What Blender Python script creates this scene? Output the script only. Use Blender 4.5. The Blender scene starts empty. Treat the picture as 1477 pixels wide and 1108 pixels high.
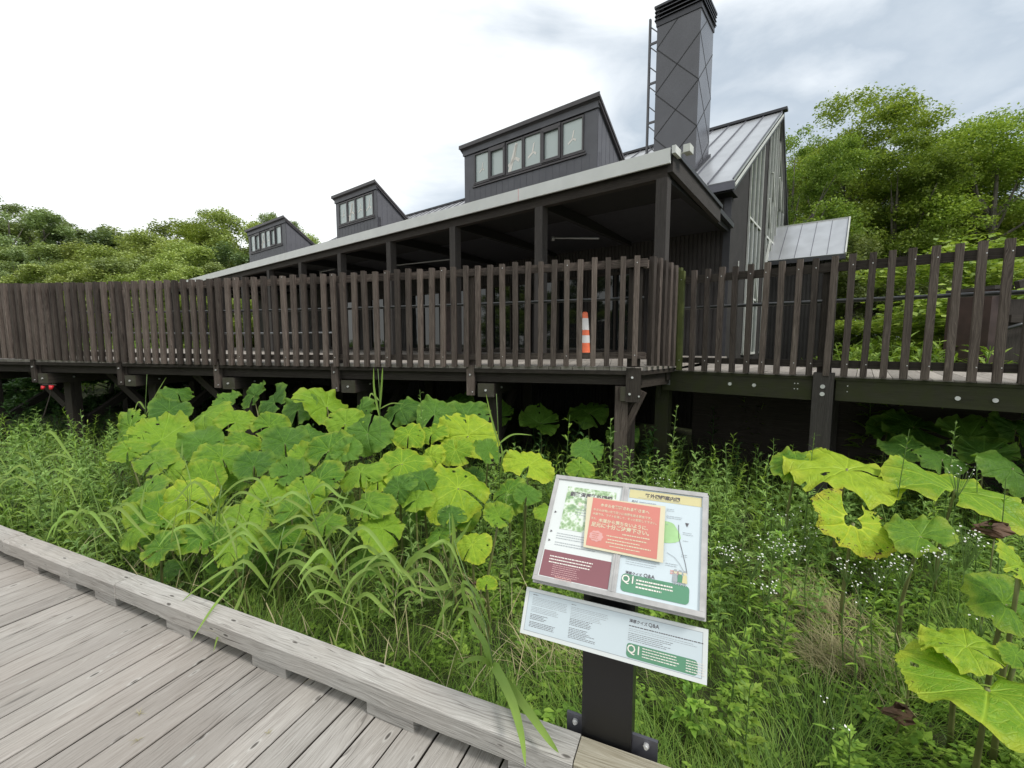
import bpy, math, random
import numpy as np
from mathutils import Vector, Matrix
random.seed(7); rng = np.random.default_rng(7)
SC = bpy.context.scene; COL = SC.collection
# ------------------------------------------------------------ camera model (1477 x 1108 photo)
F = 630.0; TH = math.atan(60/F); CT, ST = math.cos(TH), math.sin(TH); ZC = 1.55
def ray(px, py):
    r = (px-738.5)/F; u = (554-py)/F
    return (r, CT+u*ST, u*CT-ST)
def atY(px, py, Y):
    d = ray(px, py); t = Y/d[1]; return (d[0]*t, Y, ZC+d[2]*t)
def atP(px, py, p, n):
    d = ray(px, py); t = (p[0]*n[0]+p[1]*n[1])/(d[0]*n[0]+d[1]*n[1]); return (d[0]*t, d[1]*t, ZC+d[2]*t)
GZ = -0.35
# building frame
L = (-0.7837, 0.6211); P = (0.6211, 0.7837); C0 = (2.1055, 6.3)
def B(u, v, z): return Vector((C0[0]+L[0]*u+P[0]*v, C0[1]+L[1]*u+P[1]*v, z))
LV, PV, ZV = Vector((L[0], L[1], 0)), Vector((P[0], P[1], 0)), Vector((0, 0, 1))
# ------------------------------------------------------------ materials
def newmat(name):
    m = bpy.data.materials.new(name); m.use_nodes = True; nt = m.node_tree; nt.nodes.clear()
    o = nt.nodes.new('ShaderNodeOutputMaterial'); b = nt.nodes.new('ShaderNodeBsdfPrincipled')
    nt.links.new(b.outputs[0], o.inputs[0]); return m, nt, b, o
def N(nt, t, **kw):
    n = nt.nodes.new('ShaderNode'+t)
    for k, v in kw.items():
        if k.startswith('_'): setattr(n, k[1:], v)
        else: n.inputs[k.replace('__', ' ')].default_value = v
    return n
def lk(nt, a, b): nt.links.new(a, b)
def math_(nt, op, a, b=None, c=None):
    n = nt.nodes.new('ShaderNodeMath'); n.operation = op
    for i, x in enumerate((a, b, c)):
        if x is None: continue
        if isinstance(x, (int, float)): n.inputs[i].default_value = x
        else: nt.links.new(x, n.inputs[i])
    return n.outputs[0]
def ramp(nt, fac, stops):
    n = nt.nodes.new('ShaderNodeValToRGB'); cr = n.color_ramp
    while len(cr.elements) < len(stops): cr.elements.new(.5)
    for e, (p, c) in zip(cr.elements, stops):
        e.position = p; e.color = (c[0], c[1], c[2], 1) if not isinstance(c, (int, float)) else (c, c, c, 1)
    nt.links.new(fac, n.inputs[0]); return n.outputs[0]
def mixc(nt, fac, a, b, mode='MIX'):
    n = nt.nodes.new('ShaderNodeMix'); n.data_type = 'RGBA'; n.blend_type = mode
    for i, x in ((0, fac), (6, a), (7, b)):
        if isinstance(x, (int, float)): n.inputs[i].default_value = x
        elif isinstance(x, tuple): n.inputs[i].default_value = (x[0], x[1], x[2], 1)
        else: nt.links.new(x, n.inputs[i])
    return n.outputs[2]
def bump(nt, bs, h, s, d=.01):
    n = nt.nodes.new('ShaderNodeBump'); n.inputs['Strength'].default_value = s; n.inputs['Distance'].default_value = d
    nt.links.new(h, n.inputs['Height']); nt.links.new(n.outputs[0], bs.inputs['Normal'])
def plain(name, col, rough=.6, metal=0, var=.12, scale=6, bmp=0):
    m, nt, b, o = newmat(name)
    tc = N(nt, 'TexCoord'); no = N(nt, 'TexNoise', Scale=scale, Detail=5)
    lk(nt, tc.outputs['Object'], no.inputs['Vector'])
    c = ramp(nt, no.outputs[0], [(.3, tuple(x*(1-var) for x in col)), (.7, tuple(min(1, x*(1+var)) for x in col))])
    lk(nt, c, b.inputs['Base Color']); b.inputs['Roughness'].default_value = rough; b.inputs['Metallic'].default_value = metal
    if bmp: bump(nt, b, no.outputs[0], bmp)
    return m
def wood(name, dark, mid, light, rough=.75, knots=True, objvar=.0, bmp=.5, moss=None, wear=.5, kn=0, gl=1.6):
    m, nt, b, o = newmat(name)
    uv = N(nt, 'UVMap'); g = N(nt, 'NewGeometry'); oi = N(nt, 'ObjectInfo'); tcw = N(nt, 'TexCoord')
    rnd = math_(nt, 'ADD', g.outputs['Random Per Island'], oi.outputs['Random'])
    off = N(nt, 'CombineXYZ'); lk(nt, math_(nt, 'MULTIPLY', rnd, 37.0), off.inputs[0]); lk(nt, math_(nt, 'MULTIPLY', rnd, 91.0), off.inputs[1])
    va = nt.nodes.new('ShaderNodeVectorMath'); va.operation = 'ADD'; lk(nt, uv.outputs[0], va.inputs[0]); lk(nt, off.outputs[0], va.inputs[1])
    mp = N(nt, 'Mapping'); mp.inputs['Scale'].default_value = (1.1, 7, 1); lk(nt, va.outputs[0], mp.inputs[0])
    n0 = N(nt, 'TexNoise', Scale=1.3, Detail=3); lk(nt, mp.outputs[0], n0.inputs[0])
    vo = N(nt, 'TexVoronoi', Scale=.8); vo.inputs['Randomness'].default_value = 1; lk(nt, mp.outputs[0], vo.inputs[0])
    kd = math_(nt, 'MINIMUM', math_(nt, 'DIVIDE', vo.outputs['Distance'], .32), 1.0)
    # grain: distorted stripes across the width
    sx = N(nt, 'SeparateXYZ'); lk(nt, va.outputs[0], sx.inputs[0])
    warp = math_(nt, 'MULTIPLY_ADD', n0.outputs[0], .10, math_(nt, 'MULTIPLY', kd, .035))
    cy = math_(nt, 'ADD', sx.outputs[1], warp)
    cb = N(nt, 'CombineXYZ'); lk(nt, math_(nt, 'MULTIPLY', sx.outputs[0], gl), cb.inputs[0]); lk(nt, math_(nt, 'MULTIPLY', cy, 130.0), cb.inputs[1])
    n1 = N(nt, 'TexNoise', Scale=1.0, Detail=6, Roughness=.65); lk(nt, cb.outputs[0], n1.inputs[0])
    cb2 = N(nt, 'CombineXYZ'); lk(nt, math_(nt, 'MULTIPLY', sx.outputs[0], 9), cb2.inputs[0]); lk(nt, math_(nt, 'MULTIPLY', cy, 320.0), cb2.inputs[1])
    n2 = N(nt, 'TexNoise', Scale=1.0, Detail=3); lk(nt, cb2.outputs[0], n2.inputs[0])
    n3 = N(nt, 'TexNoise', Scale=2.2, Detail=4); lk(nt, va.outputs[0], n3.inputs[0])
    gr = math_(nt, 'MULTIPLY_ADD', n1.outputs[0], .6, math_(nt, 'MULTIPLY', n2.outputs[0], .4))
    c = ramp(nt, gr, [(.34, dark), (.47, mid), (.62, light)])
    c = mixc(nt, math_(nt, 'MULTIPLY', ramp(nt, n3.outputs[0], [(.4, 0), (.75, 1)]), wear), c, light)
    if kn:   # checks, nail heads and small knots of weathered decking
        v4 = N(nt, 'TexVoronoi', Scale=1.0); mp4 = N(nt, 'Mapping'); mp4.inputs['Scale'].default_value = (7, 20, 1); lk(nt, va.outputs[0], mp4.inputs[0]); lk(nt, mp4.outputs[0], v4.inputs[0])
        n6 = N(nt, 'TexNoise', Scale=.9, Detail=4); lk(nt, tcw.outputs['Object'], n6.inputs[0]); c = mixc(nt, math_(nt, 'MULTIPLY', ramp(nt, n6.outputs[0], [(.42, 0), (.62, 1)]), .45), c, (.32, .278, .245))
        ring = ramp(nt, v4.outputs['Distance'], [(0, (.03, .028, .025)), (.10, (.10, .09, .08)), (.16, (.43, .41, .38)), (.26, (.34, .32, .29))])
        rm = math_(nt, 'MULTIPLY', ramp(nt, v4.outputs['Distance'], [(.2, 1), (.28, 0)]), ramp(nt, v4.outputs['Color'], [(.54, 0), (.58, .9)])); c = mixc(nt, rm, c, ring)
        cb5 = N(nt, 'CombineXYZ'); lk(nt, math_(nt, 'MULTIPLY', sx.outputs[0], 3.2), cb5.inputs[0]); lk(nt, math_(nt, 'MULTIPLY', cy, 120.0), cb5.inputs[1]); n5 = N(nt, 'TexNoise', Scale=1.0, Detail=2); lk(nt, cb5.outputs[0], n5.inputs[0])
        c = mixc(nt, ramp(nt, n5.outputs[0], [(.64, 0), (.70, .75)]), c, (.07, .062, .055))
    if knots:
        kk = ramp(nt, vo.outputs['Distance'], [(.0, 1), (.05, 1), (.085, 0)])
        sel = ramp(nt, vo.outputs['Color'], [(.42, 0), (.45, 1)])
        c = mixc(nt, math_(nt, 'MULTIPLY', math_(nt, 'MULTIPLY', kk, sel), .75), c, tuple(x*.55 for x in dark))
    br = math_(nt, 'MULTIPLY_ADD', math_(nt, 'FRACT', math_(nt, 'MULTIPLY', rnd, 17.3)), objvar, 1-objvar*.5)
    hs = N(nt, 'HueSaturation'); lk(nt, br, hs.inputs['Value']); lk(nt, c, hs.inputs['Color']); c = hs.outputs[0]
    if moss:
        n4 = N(nt, 'TexNoise', Scale=7, Detail=4); lk(nt, va.outputs[0], n4.inputs[0])
        c = mixc(nt, ramp(nt, n4.outputs[0], [(.3, 0), (.6, .8)]), c, moss)
    lk(nt, c, b.inputs['Base Color']); b.inputs['Roughness'].default_value = rough
    b.inputs['Specular IOR Level'].default_value = .25
    bump(nt, b, gr, bmp, .004)
    return m
def leafmat(name, cols, trans=.3, rough=.55, spec=.35, noise=5):
    """cols: list of colour stops picked per leaf (random per island) ; thin leaf with some light passing through"""
    m, nt, b, o = newmat(name)
    g = N(nt, 'NewGeometry'); oi = N(nt, 'ObjectInfo'); tc = N(nt, 'TexCoord')
    no = N(nt, 'TexNoise', Scale=noise, Detail=3); lk(nt, tc.outputs['Object'], no.inputs[0])
    f = math_(nt, 'MULTIPLY_ADD', g.outputs['Random Per Island'], .55, math_(nt, 'MULTIPLY', no.outputs[0], .5))
    c = ramp(nt, f, [(i/(len(cols)-1)*.8+.1, k) for i, k in enumerate(cols)])
    hs = N(nt, 'HueSaturation'); lk(nt, c, hs.inputs['Color'])
    lk(nt, math_(nt, 'MULTIPLY_ADD', oi.outputs['Random'], .3, .85), hs.inputs['Value'])
    lk(nt, math_(nt, 'MULTIPLY_ADD', oi.outputs['Random'], .014, .492), hs.inputs['Hue']); hs.inputs['Saturation'].default_value = .95; c = hs.outputs[0]
    lk(nt, c, b.inputs['Base Color']); b.inputs['Roughness'].default_value = rough; b.inputs['Specular IOR Level'].default_value = spec
    t = N(nt, 'BsdfTranslucent'); lk(nt, mixc(nt, 1.0, c, (1.0, 1.0, .55), 'MULTIPLY'), t.inputs[0])
    mx = N(nt, 'MixShader', Fac=trans); lk(nt, b.outputs[0], mx.inputs[1]); lk(nt, t.outputs[0], mx.inputs[2]); lk(nt, mx.outputs[0], o.inputs[0])
    return m
def butterbur_mat(name, c1, c2, edge, browning):
    m, nt, b, o = newmat(name)
    uv = N(nt, 'UVMap'); oi = N(nt, 'ObjectInfo'); tc = N(nt, 'TexCoord')
    sx = N(nt, 'SeparateXYZ'); lk(nt, uv.outputs[0], sx.inputs[0]); th, r = sx.outputs[0], sx.outputs[1]
    def veins(n, w, ph):
        f = math_(nt, 'ABSOLUTE', math_(nt, 'SUBTRACT', math_(nt, 'FRACT', math_(nt, 'MULTIPLY_ADD', th, n, ph)), .5))
        d = math_(nt, 'MULTIPLY', f, r)
        return math_(nt, 'SUBTRACT', 1.0, math_(nt, 'MINIMUM', math_(nt, 'DIVIDE', d, w), 1.0))
    nz = N(nt, 'TexNoise', Scale=2.5, Detail=4); lk(nt, tc.outputs['Object'], nz.inputs[0])
    v1 = veins(9, .045, .5)
    sec = math_(nt, 'ABSOLUTE', math_(nt, 'SUBTRACT', math_(nt, 'FRACT', math_(nt, 'MULTIPLY', th, 9.0)), .5))     # 0 at a main vein, .5 midway
    chv = math_(nt, 'FRACT', math_(nt, 'ADD', math_(nt, 'MULTIPLY_ADD', r, 6.5, math_(nt, 'MULTIPLY', sec, -3.2)), math_(nt, 'MULTIPLY', nz.outputs[0], 1.3)))
    v2 = math_(nt, 'MULTIPLY', math_(nt, 'SUBTRACT', 1.0, math_(nt, 'MINIMUM', math_(nt, 'MULTIPLY', math_(nt, 'ABSOLUTE', math_(nt, 'SUBTRACT', chv, .5)), 9.0), 1.0)), .55)
    vo = N(nt, 'TexVoronoi', Scale=13); vo.feature = 'DISTANCE_TO_EDGE'; lk(nt, tc.outputs['Object'], vo.inputs[0])
    v3 = math_(nt, 'MULTIPLY', math_(nt, 'SUBTRACT', 1.0, math_(nt, 'MINIMUM', math_(nt, 'MULTIPLY', vo.outputs[0], 12.0), 1.0)), .45)
    v = math_(nt, 'MAXIMUM', math_(nt, 'MAXIMUM', v1, v2), v3)
    nm = N(nt, 'TexNoise', Scale=5.5, Detail=5, Roughness=.6); lk(nt, tc.outputs['Object'], nm.inputs[0])
    f = math_(nt, 'MULTIPLY_ADD', oi.outputs['Random'], .75, math_(nt, 'MULTIPLY_ADD', nm.outputs[0], 1.3, -.55))
    c = ramp(nt, f, [(.1, c1), (.9, c2)])
    c = mixc(nt, math_(nt, 'MULTIPLY', ramp(nt, math_(nt, 'MULTIPLY', r, math_(nt, 'ADD', nz.outputs[0], .5)), [(.72, 0), (1.0, 1)]), .6), c, edge)
    c = mixc(nt, math_(nt, 'MULTIPLY', v, .5), c, tuple(min(1, x*1.4+.03) for x in c2))
    n5 = N(nt, 'TexNoise', Scale=11, Detail=5); lk(nt, tc.outputs['Object'], n5.inputs[0])
    sp = ramp(nt, math_(nt, 'MULTIPLY_ADD', r, browning, n5.outputs[0]), [(.80, 0), (.86, 1)])
    c = mixc(nt, sp, c, (.09, .045, .015))
    lk(nt, c, b.inputs['Base Color']); b.inputs['Roughness'].default_value = .5; b.inputs['Specular IOR Level'].default_value = .35
    nb_ = N(nt, 'TexNoise', Scale=7, Detail=3); lk(nt, tc.outputs['Object'], nb_.inputs[0]); bump(nt, b, math_(nt, 'ADD', math_(nt, 'MULTIPLY', v, -1.0), nb_.outputs[0]), .42, .04)
    t = N(nt, 'BsdfTranslucent'); lk(nt, mixc(nt, 1.0, c, (1.0, 1.0, .45), 'MULTIPLY'), t.inputs[0])
    mx = N(nt, 'MixShader', Fac=.33); lk(nt, b.outputs[0], mx.inputs[1]); lk(nt, t.outputs[0], mx.inputs[2]); lk(nt, mx.outputs[0], o.inputs[0])
    return m
M = {}
M['picket'] = wood('picket_wood', (.022, .014, .011), (.064, .049, .042), (.15, .122, .104), objvar=1.0, wear=.4, bmp=1.0)
M['picket_moss'] = wood('picket_wood_mossy', (.05, .05, .015), (.09, .10, .03), (.15, .17, .05), objvar=.3, moss=(.06, .072, .022))
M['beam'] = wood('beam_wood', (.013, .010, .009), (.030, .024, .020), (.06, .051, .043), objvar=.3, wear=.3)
M['beam_moss'] = wood('beam_wood_mossy', (.014, .012, .009), (.028, .026, .018), (.05, .05, .032), objvar=.2, moss=(.035, .04, .014))
M['block'] = wood('beam_end_wood', (.03, .027, .022), (.055, .05, .042), (.10, .09, .075), objvar=.3, moss=(.05, .05, .028))
M['porchpost'] = wood('porch_post_wood', (.022, .019, .017), (.042, .037, .034), (.075, .067, .062), wear=.3)
M['deck'] = wood('deck_boards_wood', (.16, .14, .12), (.27, .24, .21), (.40, .37, .33), objvar=.4)
M['walk'] = wood('boardwalk_wood', (.15, .135, .12), (.30, .28, .255), (.42, .398, .37), objvar=.30, bmp=1.0, wear=.55, kn=1, gl=5.0)
M['kerb'] = wood('kerb_wood', (.15, .14, .128), (.345, .33, .305), (.52, .505, .475), objvar=.2, bmp=1.0, wear=.3, kn=1)
M['kerb_tan'] = wood('kerb_wood_tan', (.17, .15, .10), (.30, .27, .20), (.44, .41, .33), objvar=.1, bmp=.8, wear=.3)
M['siding'] = plain('dark_siding', (.034, .030, .028), .7, var=.25, scale=3)
M['dsiding'] = plain('dormer_siding', (.105, .105, .118), .55, var=.10, scale=4)
M['dtrim'] = plain('dormer_trim', (.075, .068, .072), .5)
M['fascia'] = plain('fascia_metal', (.66, .67, .65), .5, var=.06, scale=3)
M['roofmetal'] = plain('roof_sheet_metal', (.50, .51, .525), .30, .5, var=.10, scale=2.5)
M['seam'] = plain('roof_seam', (.12, .12, .14), .45, .4)
M['chim'] = plain('chimney_cladding', (.10, .10, .112), .22, .0, var=.10, scale=2)
M['chimline'] = plain('chimney_joint', (.02, .02, .022), .6)
M['capm'] = plain('chimney_cap_metal', (.055, .055, .062), .45, .3)
M['black'] = plain('dark_interior', (.010, .009, .008), .9)
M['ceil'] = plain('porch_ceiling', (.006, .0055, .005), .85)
M['white'] = plain('white_frame', (.55, .56, .52), .5, var=.1)
M['pipe'] = plain('handrail_pipe', (.035, .037, .037), .30, .0)
M['rod'] = plain('pale_rod', (.30, .30, .29), .4)
M['steel'] = plain('galvanised_steel', (.42, .43, .44), .38, .75)
M['ladderm'] = plain('ladder_metal', (.11, .11, .12), .45)
M['bolt'] = plain('bolt_steel', (.68, .68, .68), .35, .5)
M['postblk'] = plain('sign_post_black', (.010, .010, .011), .33, var=.2, scale=8)
M['flange'] = plain('flange_plate', (.12, .12, .14), .45, .5)
M['alu'] = plain('sign_frame_aluminium', (.46, .45, .44), .42, .45, var=.12, scale=30)
M['orange'] = plain('cone_orange', (.90, .20, .09), .45)
M['conew'] = plain('cone_white_band', (.75, .74, .72), .4)
M['red'] = plain('red_cap', (.55, .02, .03), .4)
M['brown'] = plain('brown_panel', (.055, .033, .028), .6, var=.3)
M['soil'] = plain('withered', (.10, .055, .03), .8, var=.45, scale=14, bmp=.5)
M['white_paint'] = plain('sign_white', (.68, .71, .70), .35, var=.02)
M['paleblue'] = plain('sign_pale_blue', (.58, .66, .70), .3, var=.02)
M['cream'] = plain('paper_cream', (.66, .60, .42), .5, var=.03)
M['yellow'] = plain('banner_yellow', (.62, .56, .30), .4, var=.03)
M['noticered'] = plain('notice_red', (.60, .21, .17), .45, var=.05)
M['pink'] = plain('notice_pink', (.66, .36, .33), .45, var=.05)
M['maroon'] = plain('panel_maroon', (.24, .095, .11), .35, var=.05)
M['mapgreen'] = plain('map_green', (.36, .58, .27), .4, var=.15, scale=20)
M['qgreen'] = plain('quiz_green', (.10, .27, .16), .35, var=.05)
M['ink'] = plain('ink_dark', (.10, .09, .10), .5)
M['inkgrey'] = plain('ink_grey', (.36, .39, .41), .5)
M['inkwhite'] = plain('ink_white', (.82, .78, .72), .5)
M['inkrose'] = plain('ink_rose', (.66, .42, .42), .5)
def glass(name, col, rough=.06, spec=.9):
    m, nt, b, o = newmat(name); b.inputs['Base Color'].default_value = (*col, 1); b.inputs['Roughness'].default_value = rough
    b.inputs['Specular IOR Level'].default_value = spec
    tc = N(nt, 'TexCoord'); no = N(nt, 'TexNoise', Scale=1.1, Detail=2); lk(nt, tc.outputs['Object'], no.inputs[0]); bump(nt, b, no.outputs[0], .05, .05)
    return m
M['pane'] = glass('dormer_glass', (.46, .53, .51))
M['darkglass'] = glass('dark_glass', (.010, .012, .012), .02, .6)
M['skyglass'] = glass('gable_glass', (.05, .06, .055), .04)
def photo_print():
    m, nt, b, o = newmat('foliage_print'); tc = N(nt, 'TexCoord')
    vo = N(nt, 'TexVoronoi', Scale=95); lk(nt, tc.outputs['Object'], vo.inputs[0]); no = N(nt, 'TexNoise', Scale=35, Detail=4); lk(nt, tc.outputs['Object'], no.inputs[0])
    f = math_(nt, 'MULTIPLY_ADD', no.outputs[0], .8, math_(nt, 'MULTIPLY', vo.outputs[0], .25))
    lk(nt, ramp(nt, f, [(.35, (.20, .33, .17)), (.5, (.36, .50, .28)), (.62, (.70, .76, .68))]), b.inputs['Base Color']); b.inputs['Roughness'].default_value = .35
    return m
M['print'] = photo_print()
M['bb'] = butterbur_mat('butterbur_leaf_green', (.075, .20, .014), (.24, .41, .026), (.36, .44, .045), .11)
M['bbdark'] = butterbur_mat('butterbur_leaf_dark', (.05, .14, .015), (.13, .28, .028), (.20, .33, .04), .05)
M['bbyel'] = butterbur_mat('butterbur_leaf_yellow', (.30, .50, .025), (.56, .60, .035), (.55, .45, .05), .25)
M['bblight'] = butterbur_mat('butterbur_leaf_light', (.17, .34, .018), (.42, .57, .033), (.54, .58, .05), .09)
M['stalk'] = plain('butterbur_stalk', (.16, .17, .06), .5, var=.3)
M['grass'] = leafmat('grass_blades', [(.07, .14, .018), (.12, .22, .025), (.18, .29, .035), (.24, .34, .05)], .3)
M['finegrass'] = leafmat('fine_grass', [(.06, .14, .014), (.11, .22, .02), (.18, .31, .03), (.27, .36, .055)], .3)
M['drygrass'] = leafmat('dry_grass', [(.26, .23, .09), (.38, .34, .16), (.50, .46, .25)], .15)
M['reed'] = leafmat('reed_blades', [(0.088, 0.185, 0.026), (0.158, 0.29, 0.04), (0.246, 0.378, 0.062), (0.317, 0.414, 0.114)], .33)
M['herb'] = leafmat('herb_leaves', [(0.09, 0.2, 0.018), (0.17, 0.32, 0.028), (0.27, 0.44, 0.04), (0.37, 0.53, 0.07)], .3)
M['mug'] = leafmat('mugwort_leaves', [(0.121, 0.231, 0.044), (0.22, 0.363, 0.072), (0.341, 0.495, 0.121)], .25)
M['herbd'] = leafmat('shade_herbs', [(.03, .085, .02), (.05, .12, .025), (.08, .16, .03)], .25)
M['petal'] = plain('white_petals', (.80, .80, .74), .6)
M['stem'] = plain('green_stem', (.12, .20, .05), .5)
M['treeA'] = leafmat('tree_leaves_mid', [(0.078, 0.15, 0.026), (0.156, 0.247, 0.036), (0.26, 0.364, 0.058), (0.364, 0.481, 0.091)], .35, noise=.6)
M['treeB'] = leafmat('tree_leaves_light', [(0.117, 0.202, 0.029), (0.221, 0.325, 0.042), (0.338, 0.442, 0.065), (0.455, 0.559, 0.104)], .35, noise=.6)
M['treeC'] = leafmat('tree_leaves_grey', [(0.184, 0.265, 0.115), (0.287, 0.38, 0.161), (0.391, 0.483, 0.23)], .3, noise=.6)  # grey-green kept pale, haze mixed into the leaf colour
M['treeD'] = leafmat('tree_leaves_dark', [(0.034, 0.102, 0.02), (0.068, 0.17, 0.031), (0.119, 0.238, 0.041)], .3, noise=.6)
M['treeL1'] = leafmat('hazy_leaves_mid', [(0.144, 0.204, 0.072), (0.228, 0.3, 0.102), (0.324, 0.408, 0.144), (0.408, 0.492, 0.192)], .3, noise=.6)  # paler, duller leaf greens carry the haze of the left wood in their colour
M['treeL2'] = leafmat('hazy_leaves_light', [(0.196, 0.265, 0.069), (0.287, 0.368, 0.098), (0.391, 0.471, 0.138), (0.483, 0.552, 0.184)], .3, noise=.6)
M['treeL3'] = leafmat('hazy_leaves_dark', [(0.091, 0.143, 0.058), (0.156, 0.221, 0.091), (0.234, 0.312, 0.13)], .3, noise=.6)
M['bark'] = plain('bark', (.13, .115, .095), .85, var=.35, scale=5, bmp=.6)
def groundmat():
    m, nt, b, o = newmat('marsh_ground'); tc = N(nt, 'TexCoord')
    n1 = N(nt, 'TexNoise', Scale=1.1, Detail=6); lk(nt, tc.outputs['Object'], n1.inputs[0]); n2 = N(nt, 'TexNoise', Scale=14, Detail=6); lk(nt, tc.outputs['Object'], n2.inputs[0])
    f = math_(nt, 'MULTIPLY_ADD', n1.outputs[0], .6, math_(nt, 'MULTIPLY', n2.outputs[0], .4))
    lk(nt, ramp(nt, f, [(.38, (.018, .02, .008)), (.5, (.04, .05, .014)), (.6, (.06, .075, .02)), (.68, (.09, .075, .035))]), b.inputs['Base Color'])
    b.inputs['Roughness'].default_value = .95; bump(nt, b, n2.outputs[0], .8, .05); return m
M['ground'] = groundmat()
# ------------------------------------------------------------ mesh builder and object helpers
class MB:
    def __init__(s): s.v = []; s.f = []; s.uv = []; s.mi = []; s.mats = []; s.k = 0
    def mat(s, m):
        if m not in s.mats: s.mats.append(m)
        s.k = s.mats.index(m); return s
    def face(s, pts, uvs=None):
        i = len(s.v); s.v += [tuple(p) for p in pts]; s.f.append(tuple(range(i, i+len(pts)))); s.mi.append(s.k)
        s.uv += list(uvs) if uvs else [(0, 0)]*len(pts)
    def box(s, o, ax, ay, az, long=None):
        """o corner; ax, ay, az full edge vectors"""
        o, ax, ay, az = Vector(o), Vector(ax), Vector(ay), Vector(az)
        if ax.cross(ay).dot(az) < 0: o = o+ax; ax = -ax
        ls = [ax.length, ay.length, az.length]; lg = ls.index(max(ls)) if long is None else long
        i = len(s.v); loc = []
        for a, b_, c in ((0,0,0),(1,0,0),(1,1,0),(0,1,0),(0,0,1),(1,0,1),(1,1,1),(0,1,1)):
            s.v.append(tuple(o+ax*a+ay*b_+az*c)); loc.append((a*ls[0], b_*ls[1], c*ls[2]))
        oth = [k for k in range(3) if k != lg]
        for f in ((3,2,1,0),(4,5,6,7),(0,1,5,4),(1,2,6,5),(2,3,7,6),(3,0,4,7)):
            s.f.append(tuple(i+k for k in f)); s.mi.append(s.k)
            for k in f:
                l = loc[k]; s.uv.append((l[lg], l[oth[0]]+l[oth[1]]))
    def cbox(s, c, ax, ay, az, **k):
        c, ax, ay, az = Vector(c), Vector(ax), Vector(ay), Vector(az); s.box(c-(ax+ay+az)/2, ax, ay, az, **k)
    def bar(s, a, b, w, h, up=ZV):
        a, b = Vector(a), Vector(b); d = b-a; x = d.cross(Vector(up)).normalized()*w; y = x.cross(d).normalized()*h
        s.box(a-x/2-y/2, d, x, y, long=0)
    def tube(s, pts, rads, n=8, cap=True):
        pts = [Vector(p) for p in pts]; i0 = len(s.v)
        if isinstance(rads, (int, float)): rads = [rads]*len(pts)
        ref = None; acc = 0
        for j, p in enumerate(pts):
            d = (pts[min(j+1, len(pts)-1)]-pts[max(j-1, 0)]).normalized()
            if ref is None: ref = d.orthogonal().normalized()
            ref = (ref-d*ref.dot(d)).normalized(); q = d.cross(ref)
            for k in range(n):
                a = 2*math.pi*k/n; s.v.append(tuple(p+(ref*math.cos(a)+q*math.sin(a))*rads[j]))
        for j in range(len(pts)-1):
            l = (pts[j+1]-pts[j]).length
            for k in range(n):
                k2 = (k+1) % n; s.f.append((i0+j*n+k, i0+j*n+k2, i0+(j+1)*n+k2, i0+(j+1)*n+k)); s.mi.append(s.k)
                s.uv += [(acc, k*.02), (acc, k*.02+.02), (acc+l, k*.02+.02), (acc+l, k*.02)]
            acc += l
        if cap:
            for j, rev in ((0, True), (len(pts)-1, False)):
                f = [i0+j*n+k for k in range(n)]; f = f[::-1] if rev else f
                s.f.append(tuple(f)); s.mi.append(s.k); s.uv += [(0, 0)]*n
    def lathe(s, c, prof, n=20):
        c = Vector(c); i0 = len(s.v)
        for r, z in prof:
            for k in range(n): a = 2*math.pi*k/n; s.v.append((c.x+r*math.cos(a), c.y+r*math.sin(a), c.z+z))
        for j in range(len(prof)-1):
            for k in range(n):
                k2 = (k+1) % n; s.f.append((i0+j*n+k, i0+j*n+k2, i0+(j+1)*n+k2, i0+(j+1)*n+k)); s.mi.append(s.k); s.uv += [(0, 0)]*4
    def build(s, name, m=None, parent=None, base=None, smooth=False):
        if base is None: base = parent['_b'] if parent is not None and '_b' in parent else (0, 0, 0)
        me = bpy.data.meshes.new(name); bx, by, bz = base
        me.from_pydata([(x-bx, y-by, z-bz) for x, y, z in s.v], [], s.f)
        uvl = me.uv_layers.new(name='UVMap'); uvl.data.foreach_set('uv', np.array(s.uv, dtype=np.float32).ravel())
        if s.mats:
            for mm in s.mats: me.materials.append(M[mm])
            me.polygons.foreach_set('material_index', s.mi)
        elif m: me.materials.append(M[m])
        if smooth: me.polygons.foreach_set('use_smooth', [True]*len(s.f))
        me.update(); o = bpy.data.objects.new(name, me); COL.objects.link(o)
        if parent is not None: o.parent = parent
        elif base != (0, 0, 0): o.location = base
        return o
def tag(o, label=None, cat=None, group=None, kind=None):
    if label: o['label'] = label
    if cat: o['category'] = cat
    if group: o['group'] = group
    if kind: o['kind'] = kind
    return o
def thing(name, base, label, cat, group=None, kind=None):
    o = bpy.data.objects.new(name, None); COL.objects.link(o); o.location = base; o.empty_display_size = .1
    o['_b'] = tuple(float(x) for x in base); return tag(o, label, cat, group, kind)
def npmesh(name, verts, faces, mats, uv=None, mi=None, smooth=False):
    me = bpy.data.meshes.new(name); nv, nf, k = len(verts), len(faces), faces.shape[1]
    me.vertices.add(nv); me.vertices.foreach_set('co', verts.astype(np.float32).ravel())
    me.loops.add(nf*k); me.loops.foreach_set('vertex_index', faces.astype(np.int32).ravel())
    me.polygons.add(nf); me.polygons.foreach_set('loop_start', np.arange(0, nf*k, k, dtype=np.int32)); me.polygons.foreach_set('loop_total', np.full(nf, k, dtype=np.int32))
    for m in mats: me.materials.append(M[m])
    if mi is not None: me.polygons.foreach_set('material_index', mi.astype(np.int32))
    if smooth: me.polygons.foreach_set('use_smooth', np.ones(nf, dtype=bool))
    if uv is not None:
        l = me.uv_layers.new(name='UVMap'); l.data.foreach_set('uv', uv[faces.ravel()].astype(np.float32).ravel())
    me.update(calc_edges=True); me.validate(); return me
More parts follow.
